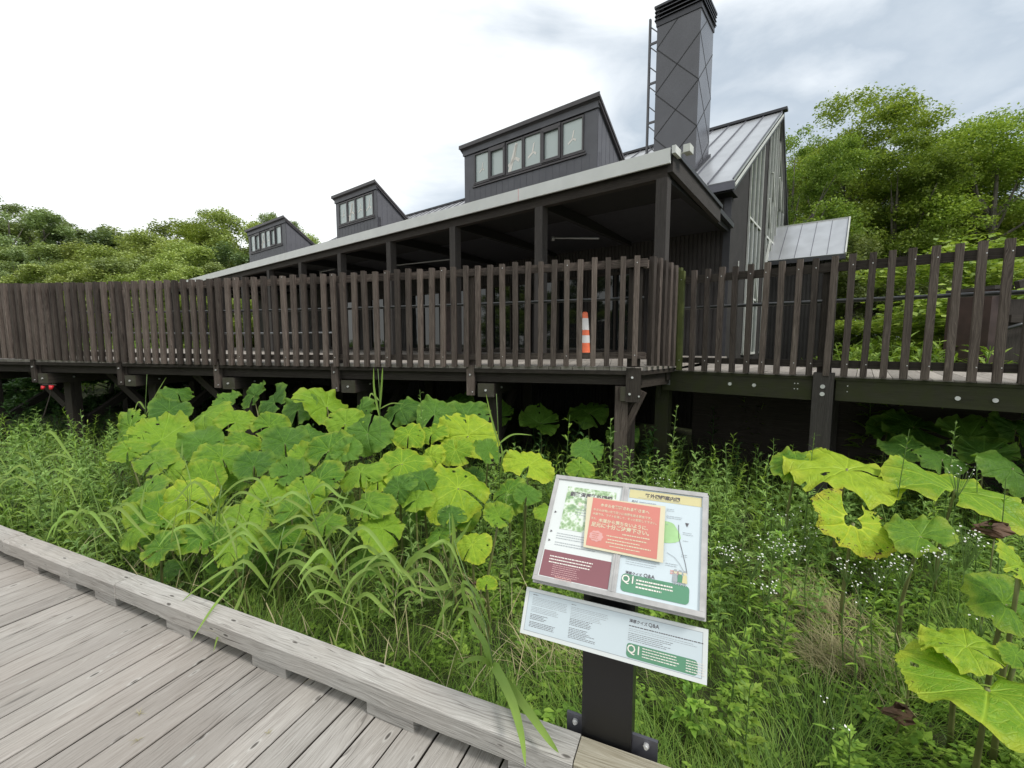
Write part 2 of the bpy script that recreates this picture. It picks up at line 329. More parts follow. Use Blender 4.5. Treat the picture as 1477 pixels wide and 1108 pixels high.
def nobj(name, me, parent=None, loc=(0, 0, 0)):
    o = bpy.data.objects.new(name, me); COL.objects.link(o); o.location = loc
    if parent is not None: o.parent = parent
    return o
# ============================================================ SETTING: ground
g = MB()
xs = [-400, -120, -40, -16, -10, -6, -3, 0, 3, 6, 10, 16, 40, 120, 400]; ys = [-300, -60, -20, -6, 0, 2, 4, 6, 8, 12, 18, 26, 40, 80, 200, 600]
for i in range(len(xs)-1):
    for j in range(len(ys)-1):
        g.face([(xs[i], ys[j], GZ), (xs[i+1], ys[j], GZ), (xs[i+1], ys[j+1], GZ), (xs[i], ys[j+1], GZ)])
tag(g.build('ground', 'ground'), 'dark marshy ground beneath the undergrowth', 'ground', kind='structure')
# ============================================================ BOARDWALK
E1 = Vector((.918, -.396, 0)); N1 = Vector((.396, .918, 0))
def W(e, a, z): return E1*e+N1*a+ZV*z
bw = thing('boardwalk', W(-1, .8, 0), 'weathered grey plank boardwalk with a low kerb beam on blocks', 'boardwalk', kind='structure')
m = MB(); dkm = MB(); pit = .142; e = -8.0; k = 0
while e < 3.2:
    w = pit-.008-random.random()*.004; dz = random.uniform(-.0025, .001)
    cut = random.choice([None, None, None, .35, .75])
    a0, a1 = -.9, 1.44
    if e+w/2 > -.3 and k % 1 == 0: pass
    m.box(W(e, a0, -.0045+dz), E1*w, N1*(a1-a0+random.uniform(-.006, .006)), ZV*.0045, long=1)
    dkm.box(W(e+.0008, a0+.001, -.036+dz), E1*(w-.0016), N1*(a1-a0-.012), ZV*.0314, long=1); e += pit; k += 1  # lower plank bodies coloured dark to stand in for shade in the gaps
m.build('plank_surface', 'walk', bw); dkm.build('plank_gap_shade', 'beam', bw)
m = MB(); 
for a in (-.75, .25, 1.25): m.box(W(-8, a, -.14), E1*11.2, N1*.09, ZV*.10, long=0)
for ee in np.arange(-7.8, 3.2, 1.1):
    for a in (-.7, 1.27): m.box(W(ee, a, GZ-.2), E1*.10, N1*.10, ZV*(.055-GZ), long=2)
m.build('substructure', 'kerb_tan', bw)
def ka(px, py, z): d = ray(px, py); t = (z-ZC)/d[2]; return Vector((d[0]*t, d[1]*t, z)).dot(E1)
KI, KO = 1.305, 1.426
joints = [-9.0, ka(9, 778, .15), ka(104, 814.7, .15), ka(169, 840.7, .15), ka(838, 1062, .15), 3.2]
for i in range(len(joints)-1):
    a, b = joints[i], joints[i+1]; m = MB(); wob = random.uniform(-.003, .003)
    o0 = W(a+.002, KI+wob, .06); ln = b-a-.004; c = .008
    # chamfered section
    sec = [(0, 0), (KO-KI, 0), (KO-KI, .09-c), (KO-KI-c, .09), (c, .09), (0, .09-c)]
    nseg = max(2, int(ln/.25)); i0 = len(m.v)
    for s_ in range(nseg+1):
        for (y, z) in sec:
            jit = random.uniform(-.0016, .0016)
            m.v.append(tuple(o0+E1*(ln*s_/nseg)+N1*(y+jit)+ZV*(z+jit)))
    n = len(sec); per = [0, .12, .2, .21, .32, .33, .42]
    for s_ in range(nseg):
        for q in range(n):
            q2 = (q+1) % n; u0, u1 = ln*s_/nseg, ln*(s_+1)/nseg
            m.f.append((i0+s_*n+q, i0+s_*n+q2, i0+(s_+1)*n+q2, i0+(s_+1)*n+q)[::-1]); m.mi.append(0); m.uv += [(u0, per[q]), (u0, per[q+1]), (u1, per[q+1]), (u1, per[q])][::-1]
    for s_ in (0, nseg):
        f = tuple(i0+s_*n+q for q in range(n)); m.f.append(f if s_ == nseg else f[::-1]); m.mi.append(0); m.uv += [(sec[q][0], sec[q][1]) for q in (range(n) if s_ == nseg else range(n-1, -1, -1))]
    m.build('kerb_beam', 'kerb' if i < 4 else 'kerb_tan', bw)
for pxr, pyr, wd in ((10, 792, .2), (78, 820, .2), (131, 843, .2), (186, 866.5, .22), (291, 911, .2), (427, 967.7, .225), (609.8, 1040, .235), (842, 1131, .26)):
    er = ka(pxr, pyr, 0); m = MB(); m.box(W(er-wd, KI+.008, .0005), E1*wd, N1*.105, ZV*.059, long=0); m.build('spacer_block', 'kerb', bw)
# ============================================================ RAISED DECK
FA = Vector((1.524, 5.074, 0)); DL = Vector((-.9723, .2337, 0)); NL = Vector((.2337, .9723, 0))
RA = Vector((2.12, 5.69, 0)); DR = Vector((.7806, -.6251, 0)); NR = Vector((.6251, .7806, 0))
RT = (RA-FA); RTL = RT.length; RT.normalize(); NRT = Vector((-RT.y, RT.x, 0))
def FL(s, n, z): return FA+DL*s+NL*n+ZV*z
def FR(s, n, z): return RA+DR*s+NR*n+ZV*z
def zl(s): return 1.275-.062*math.sin(min(1, s/10.6)*math.pi)      # the old deck sags a little mid-span
ZD, ZR = 1.262, 1.195
dk = thing('raised_deck', (FA.x, FA.y, GZ), 'dark timber deck raised on posts, running in front of the building', 'deck')
def floor_boards(poly, z, direction, pitch, name, parent, mm):
    """boards clipped to a convex polygon, laid along `direction`"""
    d = Vector(direction).normalized(); q = Vector((-d.y, d.x, 0)); m = MB()
    pts = [Vector((p[0], p[1], 0)) for p in poly]; qs = [p.dot(q) for p in pts]; y = min(qs)
    while y < max(qs):
        y1 = y+pitch-.006
        def span(yy):
            xs = []
            for i in range(len(pts)):
                a, b = pts[i], pts[(i+1) % len(pts)]; qa, qb = a.dot(q), b.dot(q)
                if (qa-yy)*(qb-yy) < 0: t = (yy-qa)/(qb-qa); xs.append((a+(b-a)*t).dot(d))
            return (min(xs), max(xs)) if len(xs) >= 2 else None
        s0, s1 = span(y+.001), span(y1)
        if s0 and s1:
            A, B_, C_, D_ = d*s0[0]+q*y, d*s0[1]+q*y, d*s1[1]+q*y1, d*s1[0]+q*y1; i = len(m.v); zz = z+random.uniform(-.003, 0)
            for h in (zz-.04, zz):
                for p in (A, B_, C_, D_): m.v.append((p.x, p.y, h))
            L0 = [s0[0], s0[1], s1[1], s1[0]]; Q0 = [0, 0, pitch, pitch]
            for f in ((3, 2, 1, 0), (4, 5, 6, 7), (0, 1, 5, 4), (1, 2, 6, 5), (2, 3, 7, 6), (3, 0, 4, 7)):
                m.f.append(tuple(i+k for k in f)); m.mi.append(0); m.uv += [(L0[k % 4], Q0[k % 4]) for k in f]
        y += pitch
    return m.build(name, mm, parent)
pb = lambda u, v: (B(u, v, 0).x, B(u, v, 0).y)
floor_boards([tuple(FL(0, .0, 0))[:2], tuple(FL(13.5, .0, 0))[:2], pb(24, -1.5), pb(24, 3.72), pb(-.1, 3.72), (2.16, 5.74)], ZD, NL, .145, 'floor_boards', dk, 'deck')
floor_boards([(2.16, 5.74), pb(-.1, 3.72), pb(24, 3.72), pb(24, 3.9), pb(-.2, 3.9)], ZD, NL, .145, 'floor_boards', dk, 'deck') if False else None
m = MB()
m.box(FL(-.02, -.012, ZD-.09), DL*13.4, NL*.045, ZV*.048, long=0)          # edge board
m.build('edge_board', 'beam', dk)
m = MB(); m.box(FL(0, .06, ZD-.215), DL*13.4, NL*.09, ZV*.165, long=0); m.build('rim_beam', 'beam', dk)
m = MB(); m.box(FA+RT*0-NRT*.01+ZV*(ZD-.09), RT*(RTL-.02), NRT*.04, ZV*.048, long=0); m.build('edge_board', 'beam', dk)
m = MB(); m.box(FA+NRT*.06+ZV*(ZD-.25), RT*RTL, NRT*.09, ZV*.19, long=0); m.build('rim_beam', 'beam', dk)
for k in range(1, 5):
    m = MB(); m.box(FL(.4, .1+k*1.0, ZD-.215), DL*13, NL*.09, ZV*.165, long=0); m.build('joist_beam', 'beam', dk)
PS = [.13, 2.11, 4.08, 6.08, 7.97, 9.88, 11.9]
for i, s in enumerate(PS):
    # cross beam under the joists: end block shows just right of each rail post
    m = MB(); s0 = s-.09 if i else s+.13
    m.mat('block').box(FL(s0-.22, -.02, ZD-.40), DL*.21, NL*.012, ZV*.17, long=0)
    m.mat('beam').box(FL(s0-.219, -.008, ZD-.399), DL*.209, NL*3.2, ZV*.168, long=1)
    for bz in (.0,):
        m.mat('bolt').tube([FL(s0-.115, -.034, ZD-.315), FL(s0-.115, -.02, ZD-.315)], .014, 10)
        for nn in (.35,): m.tube([FL(s0-.233, nn, ZD-.31), FL(s0-.219, nn, ZD-.31)], .014, 10)
    m.build('cross_beam', parent=dk)
    m = MB(); m.box(FL(s0-.20, .30, GZ-.1), DL*.16, NL*.16, ZV*(ZD-.40-GZ+.1), long=2); m.build('support_post', 'beam', dk)
    m = MB(); m.box(FL(s0-.20, 2.6, GZ-.1), DL*.16, NL*.16, ZV*(ZD-.40-GZ+.1), long=2); m.build('support_post', 'beam', dk)
    m = MB(); m.bar(FL(s0-.1, .5, .1), FL(s0-.1, 1.7, ZD-.42), .10, .12); m.build('brace', 'beam', dk)
    if i in (3, 4, 5): m = MB(); m.bar(FL(s0-.05, .52, .15), FL(s0+1.1, .52, ZD-.23), .09, .11); m.build('brace', 'beam', dk)
# corner posts
m = MB(); m.box(FL(.16, .02, GZ-.1), DL*.15, NL*.12, ZV*(ZD-.23-GZ+.1), long=2); m.build('support_post', 'picket', dk)
m = MB(); m.bar(FL(-.02, .16, ZD-.30), FL(.26, .16, ZD-.95), .08, .10, up=NL); m.build('brace', 'picket', dk)
m = MB(); m.box(FR(-.28, .10, GZ-.1), DR*.18, NR*.14, ZV*(ZD-.1-GZ), long=2); m.build('support_post', 'beam_moss', dk)
m = MB(); m.box(FR(-.23, -.02, ZD-.45), DR*.05, NR*.05, ZV*.40, long=2); m.build('hanger_post', 'beam_moss', dk)
# ---- right-hand walkway
wk = thing('entrance_walkway', (RA.x, RA.y, GZ), 'dark timber walkway on heavy bolted beams leading off to the right', 'walkway')
floor_boards([tuple(FR(-.05, 0, 0))[:2], tuple(FR(6.5, 0, 0))[:2], tuple(FR(6.5, 1.85, 0))[:2], tuple(FR(-.05, 1.85, 0))[:2]], ZR, NR, .145, 'floor_boards', wk, 'deck')
floor_boards([tuple(FR(-.06, .1, 0))[:2], tuple(FR(-.06, 1.85, 0))[:2], tuple(FR(1.5, 1.86, 0))[:2], pb(-1.6, 3.6), pb(-.06, 3.72), pb(-.1, 3.72)][:2]+[tuple(FR(1.4, 1.856, 0))[:2], pb(-.9, 3.4), pb(-.1, 3.66)], ZR-.006, NR, .145, 'floor_boards', wk, 'deck')
m = MB(); m.box(FR(-.15, -.005, ZR-.27), DR*1.63, NR*.10, ZV*.225, long=0)
m.mat('beam_moss')
for s in (.67, .93): m.mat('bolt').tube([FR(s, -.02, ZR-.15-.0*s), FR(s, -.005, ZR-.15)], .02, 12)
mb2 = MB(); mb2.mat('beam_moss').box(FR(-.15, 0, ZR-.275), DR*1.64, NR*.10, ZV*.23, long=0)
for s in (.67, .93): mb2.mat('bolt').tube([FR(s, -.016, ZR-.145), FR(s, 0, ZR-.145)], .02, 12)
for s in (1.33, 1.36): 
    for z in (-.10, -.16): mb2.mat('bolt').tube([FR(s, -.006, ZR+z), FR(s, 0, ZR+z)], .006, 8)
mb2.build('side_beam', parent=wk)
mb2 = MB(); mb2.mat('beam_moss').box(FR(1.70, 0, ZR-.262), DR*4.8, NR*.10, ZV*.217, long=0)
for s in (2.62, 2.86): mb2.mat('bolt').tube([FR(s, -.016, ZR-.165), FR(s, 0, ZR-.165)], .02, 12)
for z in (-.10, -.16): mb2.mat('bolt').tube([FR(1.80, -.006, ZR+z), FR(1.80, 0, ZR+z)], .006, 8)
mb2.build('side_beam', parent=wk)
m = MB(); m.mat('beam_moss').box(FR(-.15, -.012, ZR-.044), DR*6.6, NR*.03, ZV*.03, long=0); m.build('edge_board', parent=wk)
m = MB(); m.box(FR(-.1, 1.78, ZR-.28), DR*6.6, NR*.1, ZV*.23, long=0); m.build('side_beam', 'beam', wk)
m = MB(); m.box(FR(-.3, 1.90, GZ-.1), DR*7.2, NR*.03, ZV*(ZR-GZ)); m.build('light_block_panel', 'beam', wk)  # added dark board, blocks light coming in from behind under the walkway
m = MB(); m.box(FR(.9, 1.80, ZR+.002), DR*5.6, NR*.09, ZV*.07, long=0); m.build('edge_kerb', 'beam', wk)
for s, nn in ((1.50, -.06), (4.6, -.06), (1.5, 1.8), (4.6, 1.8)):
    m = MB(); m.mat('porchpost').box(FR(s, nn, GZ-.1), DR*.185, NR*.15, ZV*(ZR+.03-GZ+.1), long=2)
    if nn < 0:
        for z in (-.115, -.195): m.mat('bolt').tube([FR(s+.09, nn-.016, ZR+z), FR(s+.09, nn, ZR+z)], .022, 12)
    m.build('support_post', parent=wk)
m = MB(); m.mat('steel'); m.box(FR(-.14, .02, ZR-.20), DR*.004, NR*.12, ZV*.22); m.box(FR(-.14, -.01, ZR-.20), DR*.09, NR*.004, ZV*.20); m.build('joist_bracket', parent=wk)
# ============================================================ FENCES
PW, PT, PH = .061, .060, 1.25
def picket_mesh(h, seed):
    r = random.Random(seed); m = MB(); n = 6; i0 = 0
    w = PW*r.uniform(.92, 1.06); c = .004
    bow = r.uniform(-.006, .006); sec = [(-w/2, PT-.0), (-w/2, c), (-w/2+c, 0), (w/2-c, 0), (w/2, c), (w/2, PT)]
    per = [0]; 
    for q in range(6): a, b = sec[q], sec[(q+1) % 6]; per.append(per[-1]+math.dist(a, b))
    for j in range(n+1):
        t = j/n
        for x, y in sec: m.v.append((x+bow*math.sin(t*math.pi)+r.uniform(-.0008, .0008), y+r.uniform(-.0008, .0008), t*h))
    for j in range(n):
        for q in range(6):
            q2 = (q+1) % 6; m.f.append((j*6+q, j*6+q2, (j+1)*6+q2, (j+1)*6+q)); m.mi.append(0)
            m.uv += [(h*j/n, per[q]), (h*j/n, per[q+1]), (h*(j+1)/n, per[q+1]), (h*(j+1)/n, per[q])]
    m.f.append((5, 4, 3, 2, 1, 0)); m.mi.append(0); m.uv += [(s_[0], s_[1]) for s_ in sec[::-1]]
    m.f.append(tuple(n*6+q for q in range(6))); m.mi.append(0); m.uv += [(s_[0], s_[1]) for s_ in sec]
    me = m.build('tmp', 'picket'); d = me.data; bpy.data.objects.remove(me); d.name = 'picket'; return d
PM = [picket_mesh(PH, 10+i) for i in range(6)]
PMOSS = PM[0].copy(); PMOSS.materials.clear(); PMOSS.materials.append(M['picket_moss'])
def picket(parent, pos, dirv, face, mesh=None, lean=.006, h=1.0):
    """face: outward horizontal normal (towards which the picket stands proud); mesh y axis points inwards"""
    o = bpy.data.objects.new('picket', mesh or random.choice(PM)); COL.objects.link(o); o.parent = parent
    x = Vector(dirv).normalized(); y = -Vector(face).normalized()
    if x.cross(y).z < 0: x = -x
    R = Matrix((x, y, ZV)).transposed().to_4x4(); l = Matrix.Rotation(random.gauss(0, lean), 4, 'Y') @ Matrix.Rotation(random.gauss(0, .004), 4, 'Z')
    o.matrix_local = Matrix.Translation(Vector(pos)-Vector(parent['_b'])) @ R @ l @ Matrix.Diagonal((1, 1, h*random.uniform(.993, 1.007), 1))
    return o
def screw(m, p, n): m.mat('bolt').tube([Vector(p), Vector(p)+Vector(n)*.004], .0055, 6)
lf = thing('picket_fence', (FA.x, FA.y, ZD), 'long brown picket fence edging the deck in front of the porch', 'fence')
s = .10; i = 0
while s < 12.6:
    picket(lf, FL(s, -PT-.012, zl(s)+.005), DL, -NL); s += .157+random.gauss(0, .003); i += 1
for z0, z1, nm in ((1.135, 1.225, 'top_rail'), (.09, .165, 'bottom_rail')):
    m = MB(); n = 26
    for j in range(n):
        s0, s1 = 12.7*j/n-.02, 12.7*(j+1)/n-.02; i0 = len(m.v)
        for q in (s0, s1):
            for nn, z in ((-.010, z0), (.032, z0), (.032, z1), (-.010, z1)): m.v.append(tuple(FL(q, nn, zl(max(0, q))+z)))
        for f in ((0, 4, 5, 1), (1, 5, 6, 2), (2, 6, 7, 3), (3, 7, 4, 0)): m.f.append(tuple(i0+k for k in f)); m.mi.append(0); m.uv += [(s0, f[0]*.05), (s1, f[0]*.05), (s1, f[0]*.05+.05), (s0, f[0]*.05+.05)]
    m.face([FL(-.02, -.01, 1.275+z0), FL(-.02, .032, 1.275+z0), FL(-.02, .032, 1.275+z1), FL(-.02, -.01, 1.275+z1)])
    m.build(nm, 'picket', lf)
for s in PS[1:]:
    m = MB(); m.mat('picket').box(FL(s-.045, .033, ZD-.375), DL*.09, NL*.09, ZV*1.50, long=2)
    m.box(FL(s-.05, -.022, ZD-.385), DL*.10, NL*.054, ZV*.385, long=2)
    m.mat('bolt').tube([FL(s, -.036, ZD-.12), FL(s, -.022, ZD-.12)], .012, 10)
    m.tube([FL(s-.03, -.034, ZD-.34), FL(s-.03, -.022, ZD-.34)], .008, 8); m.build('post', parent=lf)
m = MB(); m.mat('beam').box(FL(.03, .033, ZD-.40), DL*.15, NL*.12, ZV*1.55, long=2)
m.box(FL(.02, -.024, ZD-.41), DL*.17, NL*.055, ZV*.40, long=2)
m.mat('bolt').tube([FL(.12, -.038, ZD-.12), FL(.12, -.024, ZD-.12)], .014, 10); m.tube([FL(.04, -.036, ZD-.34), FL(.04, -.024, ZD-.34)], .011, 10); m.build('post', parent=lf)
m = MB(); m.tube([FL(s, .16, zl(s)+.80) for s in np.linspace(-.0, 12.7, 30)], .019, 10)
for s in PS: m.bar(FL(s, .12, zl(s)+.76), FL(s, .16, zl(s)+.78), .03, .01)
m.build('handrail', 'pipe', lf, smooth=True)
m = MB(); m.tube([FL(s, .16, zl(s)+.47) for s in np.linspace(4.0, 12.7, 20)], .012, 8); m.build('handrail', 'steel', lf, smooth=True)
m = MB()
for s_ in np.arange(.1, 6, .157*5): 
    screw(m, FL(s_, -PT-.0125, 1.275+1.17), -NL); screw(m, FL(s_, -PT-.0125, zl(s_)+.13), -NL)
m.build('screw', parent=lf)
# return section
rf = thing('picket_fence', (FA.x, FA.y, ZD+.001), 'short end section of picket fence turning back to the porch, last picket green with moss', 'fence')
s = .09
for k in range(6):
    picket(rf, FA+RT*s-NRT*(PT+.012)+ZV*(1.275+.005-.035*k/5), RT, -NRT, mesh=PMOSS if k == 5 else None); s += .148
for z0, z1, nm in ((1.135, 1.225, 'top_rail'), (.09, .165, 'bottom_rail')):
    m = MB(); m.box(FA-RT*.0-NRT*.010+ZV*(1.262+z0), RT*(RTL-.03), NRT*.042, ZV*(z1-z0), long=0); m.build(nm, 'picket', rf)
m = MB(); m.box(FA+RT*(RTL-.14)+NRT*.035+ZV*(ZD-.2), RT*.10, NRT*.1, ZV*1.45, long=2); m.build('post', 'beam', rf)
# right fence
rr = thing('picket_fence', (RA.x, RA.y, ZR), 'wide-gapped picket fence along the walkway at the right, in front of the gable', 'fence')
s = .07; k = 0
while s < 6.2:
    picket(rr, FR(s, -PT-.012, ZR+.0), DR, -NR, mesh=PMOSS if k == 0 else None, h=.995); s += .155+random.gauss(0, .002); k += 1
for z0, z1, nm in ((1.095, 1.185, 'top_rail'), (.095, .165, 'bottom_rail')):
    m = MB(); m.box(FR(-.04, -.010, ZR+z0), DR*6.3, NR*.042, ZV*(z1-z0), long=0); m.build(nm, 'beam', rr)
for s in (1.53, 4.65):
    m = MB(); m.box(FR(s, .034, ZR-.01), DR*.12, NR*.10, ZV*1.21, long=2); m.build('post', 'beam', rr)
m = MB(); m.box(FR(1.50, .36, ZR+.005), DR*.13, NR*.10, ZV*1.22, long=2); m.build('post', 'beam', rr)
m = MB(); m.tube([FR(s, .16, ZR+.80) for s in np.linspace(-.1, 6.2, 12)], .021, 12); m.build('handrail', 'pipe', rr, smooth=True)
m = MB(); s = .07
for k in range(22):
    if k % 3 != 1: screw(m, FR(s, -PT-.0125, ZR+1.14), -NR); screw(m, FR(s+.006, -PT-.0125, ZR+.13), -NR)
    s += .155
m.build('screw', parent=rr)
# red taps under the deck
tp = thing('hose_tap', FL(PS[5]-.35, -.05, ZD-.46), 'small twin red caps on a thin pipe hanging beneath the deck, far left', 'tap')
m = MB(); b0 = FL(PS[5]-.35, -.05, ZD-.46)
m.mat('red').tube([b0+Vector((-.07, 0, .02)), b0+Vector((-.07, -.02, -.03))], [.028, .02], 10); m.tube([b0+Vector((.07, 0, .03)), b0+Vector((.07, -.02, -.035))], [.034, .022], 10)
m.build('cap', parent=tp, smooth=True); m = MB(); m.mat('beam').tube([b0+Vector((-.10, .02, .04)), b0+Vector((.12, .02, .04))], .012, 8); m.tube([b0+Vector((.07, 0, -.03)), b0+Vector((-.1, 0, -.45)), b0+Vector((-.35, 0, -.9))], .008, 8); m.build('pipe', parent=tp)
# ============================================================ BUILDING
bd = thing('visitor_building', B(0, 3.7, GZ), 'long dark-timber building with metal roof, three dormers, open porch and tall chimney', 'building')
UE = 23.0
def ribwall(m, o, d, n, length, z0, ztop, pitch=.09, dep=.018):
    """vertical ribbed siding from o along d; ztop is a function of the distance"""
    k = int(length/pitch); o, d, n = Vector(o), Vector(d), Vector(n)
    for i in range(k):
        s = i*pitch
        for s0, s1, h0, h1 in ((s, s+pitch*.62, dep, dep), (s+pitch*.62, s+pitch*.70, dep, 0), (s+pitch*.70, s+pitch*.92, 0, 0), (s+pitch*.92, s+pitch, 0, dep)):
            a, b = o+d*s0+n*h0, o+d*s1+n*h1
            m.face([(a.x, a.y, z0), (b.x, b.y, z0), (b.x, b.y, ztop(s1)), (a.x, a.y, ztop(s0))])
VW = 3.7; ER = 4.68; RV = 8.82; RZ = 8.10
def roofz(v): return ER+(RZ-ER)/(RV-3.3)*(v-3.3) if v <= RV else RZ-1.26*(v-RV)
m = MB(); ribwall(m, B(-.05, VW, 0), LV, -PV, UE, GZ, lambda s: roofz(VW)-.06); m.box(B(-.05, VW+.001, GZ), LV*UE, PV*.12, ZV*(roofz(VW)-GZ-.08)); m.build('front_wall', 'siding', bd)
m = MB()
gw = 11.25
ribwall(m, B(-.05, VW-.02, 0), PV, -LV, gw-VW, GZ, lambda s: roofz(VW+s)-.06)
pts = [B(-.04, VW, GZ), B(-.04, gw, GZ), B(-.04, gw, roofz(gw)-.08), B(-.04, RV, RZ-.08), B(-.04, VW, roofz(VW)-.08)]
m.face(pts); m.face([p+LV*.1 for p in pts][::-1]); m.build('gable_wall', 'siding', bd)
m = MB(); m.box(B(-.05, gw, GZ), LV*UE, PV*.1, ZV*(roofz(gw)-GZ-.1)); m.box(B(UE, VW, GZ), LV*.1, PV*(gw-VW), ZV*(4.6-GZ)); m.build('back_wall', 'siding', bd)
m = MB(); m.box(B(-.075, VW-.03, GZ), LV*.14, PV*-.01, ZV*(roofz(VW)-GZ-.1)); m.build('corner_trim', 'capm', bd)
# main roof
sl = Vector((P[0], P[1], (RZ-ER)/(RV-3.3))); ln = RV-3.3; nrm = LV.cross(sl).normalized(); nrm = nrm if nrm.z > 0 else -nrm
rf_ = MB(); rf_.mat('roofmetal').box(B(-.17, 3.3, ER-.05), LV*(UE+.3), sl*ln, nrm*.05)
for u in np.arange(-.17+.0, UE, .46):
    rf_.mat('seam').box(B(u, 3.3, ER+.012), LV*.022, sl*ln, nrm*.028)
rf_.mat('seam').box(B(-.19, 3.28, ER-.17), LV*(UE+.3), PV*.03, ZV*.15)      # gutter edge
sb = Vector((P[0], P[1], -1.26)); nb = LV.cross(sb).normalized(); nb = nb if nb.z > 0 else -nb
rf_.mat('roofmetal').box(B(-.17, RV, RZ-.05), LV*(UE+.3), sb*2.7, nb*.05)
rf_.mat('capm').cbox(B(UE/2-.1, RV, RZ+.03), LV*(UE+.36), PV*.22, ZV*.07)
rf_.build('roof', parent=bd)
m = MB()   # rake trim, pale inner edge and dark outer fascia
m.mat('white').box(B(-.20, 3.33, ER-.12), LV*.025, sl*ln*.995, ZV*.055); m.mat('capm').box(B(-.19, 3.30, ER-.21), LV*.03, sl*ln, ZV*.10)
m.mat('capm').box(B(-.20, RV+.02, RZ-.24), LV*.03, sb*2.7, ZV*.22)
m.build('rake_trim', parent=bd)
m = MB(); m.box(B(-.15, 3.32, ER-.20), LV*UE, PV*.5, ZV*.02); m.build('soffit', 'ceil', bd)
# gable windows: tall strips with white mullions and braces
def gwin(v0, v1, z0, zt, mull, diag):
    fr = MB()
    fr.mat('skyglass').face([B(-.085, v0, z0), B(-.085, v1, z0), B(-.085, v1, zt(v1)), B(-.085, v0, zt(v0))])
    for v in mull: fr.mat('white').box(B(-.12, v, z0), LV*.04, PV*.035, ZV*(zt(v)-z0))
    for a, za, b_, zb in diag: fr.bar(B(-.12, a, za), B(-.12, b_, zb), .05, .05, up=LV)
    fr.box(B(-.12, v0, z0), LV*.05, PV*(v1-v0), ZV*.05)
    for z in (2.6, 4.4): fr.box(B(-.115, v0, z), LV*.035, PV*(v1-v0), ZV*.05)
    d = Vector((P[0], P[1], (zt(v1)-zt(v0))/(v1-v0)))
    fr.box(B(-.12, v0, zt(v0)-.05), LV*.05, d*(v1-v0), ZV*.05)
    fr.build('window', parent=bd)
zt = lambda v: roofz(v)-.22
gwin(5.25, 6.75, 1.25, zt, [5.25, 5.72, 6.2, 6.695], [(5.3, 3.2, 5.8, 2.6), (6.1, 3.3, 6.6, 2.6)])
gwin(7.55, 8.80, 1.25, zt, [7.55, 8.0, 8.4, 8.745], [(7.6, 5.4, 8.1, 4.6), (8.0, 6.2, 8.5, 5.4), (7.6, 3.6, 8.1, 4.4)])
gwin(9.1, 10.5, 1.25, lambda v: roofz(v)-.35, [9.1, 9.8, 10.44], [(9.2, 6.4, 9.8, 5.6)])
m = MB(); m.tube([B(-.11, 4.35, 1.25), B(-.11, 4.35, 3.3)], .012, 6); m.build('conduit', 'white', bd)
# annex with lean-to metal roof in front of the gable
m = MB(); ribwall(m, B(-.05, 8.33, 0), -LV, -PV, 1.5, GZ, lambda s: 3.78); m.box(B(-.05, 8.335, GZ), -LV*1.5, PV*2.2, ZV*(3.78-GZ)); m.build('annex_wall', 'siding', bd)
m = MB(); sa = Vector((P[0], P[1], (5.03-3.82)/1.5)); na = LV.cross(sa).normalized(); na = na if na.z > 0 else -na
m.mat('roofmetal').box(B(-.07, 8.02, 3.79), -LV*1.78, sa*1.5, na*.04)
for u in np.arange(.3, 1.78, .36): m.mat('seam').box(B(-.07-u, 8.02, 3.835), -LV*.012, sa*1.5, na*.014)
m.mat('white').box(B(-1.83, 8.02, 3.77), -LV*.03, sa*1.5, na*.09); m.box(B(-.07, 9.47, 4.99), -LV*1.79, PV*.08, ZV*.06)
m.mat('capm').box(B(-.07, 8.0, 3.70), -LV*1.78, PV*.03, ZV*.10); m.box(B(-.07, 9.55, 3.9), -LV*1.74, PV*.06, ZV*1.1); m.build('annex_roof', parent=bd)
# porch roof slab, fascia, header, ceiling, side beam, posts
sp = Vector((P[0], P[1], -.05))
m = MB(); m.mat('capm').box(B(-.13, -.12, 4.045), LV*UE, sp*3.8, ZV*.09); m.build('porch_roof', parent=bd)
m = MB(); m.box(B(-.13, -.155, 3.945), LV*(UE-1), PV*.034, ZV*.195)
m.mat('fascia')
m.mats = ['fascia', 'inkrose']; m.k = 1; m.box(B(2.42, -.158, 3.945), LV*.012, PV*.003, ZV*.195); m.build('fascia', parent=bd)
m = MB(); m.box(B(-.07, -.06, 3.80), LV*UE, PV*.12, ZV*.20, long=0); m.build('header_beam', 'beam', bd)
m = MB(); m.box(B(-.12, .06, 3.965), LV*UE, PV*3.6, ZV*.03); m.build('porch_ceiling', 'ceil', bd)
m = MB(); m.mat('porchpost').box(B(-.14, -.06, 3.86), LV*.07, sp*2.6, ZV*.24, long=1); m.mat('capm').box(B(-.175, -.10, 4.10), LV*.04, sp*2.65, ZV*.06); m.build('side_beam', parent=bd)
for i in range(12):
    u = 2.06*i; m = MB(); m.box(B(u-.078, -.078, ZD-.02), LV*.156, PV*.156, ZV*(3.80-ZD+.02), long=2); m.build('porch_post', 'porchpost', bd)
m = MB()
for i in range(12): m.box(B(2.06*i-.05, .1, 3.78), LV*.1, PV*3.5, ZV*.18, long=1)
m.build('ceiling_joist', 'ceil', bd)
m = MB(); m.mat('fascia').box(B(-.15, -.15, 4.06), -LV*.05, Vector((P[0], P[1], 0))*.24, ZV*.10); m.build('gutter_end', parent=bd)
m = MB(); m.mat('white').box(B(-.32, .06, 4.12), LV*.09, PV*.16, ZV*.10); m.bar(B(-.24, .12, 4.15), B(-.12, .10, 4.10), .02, .02); m.build('floodlight', parent=bd)
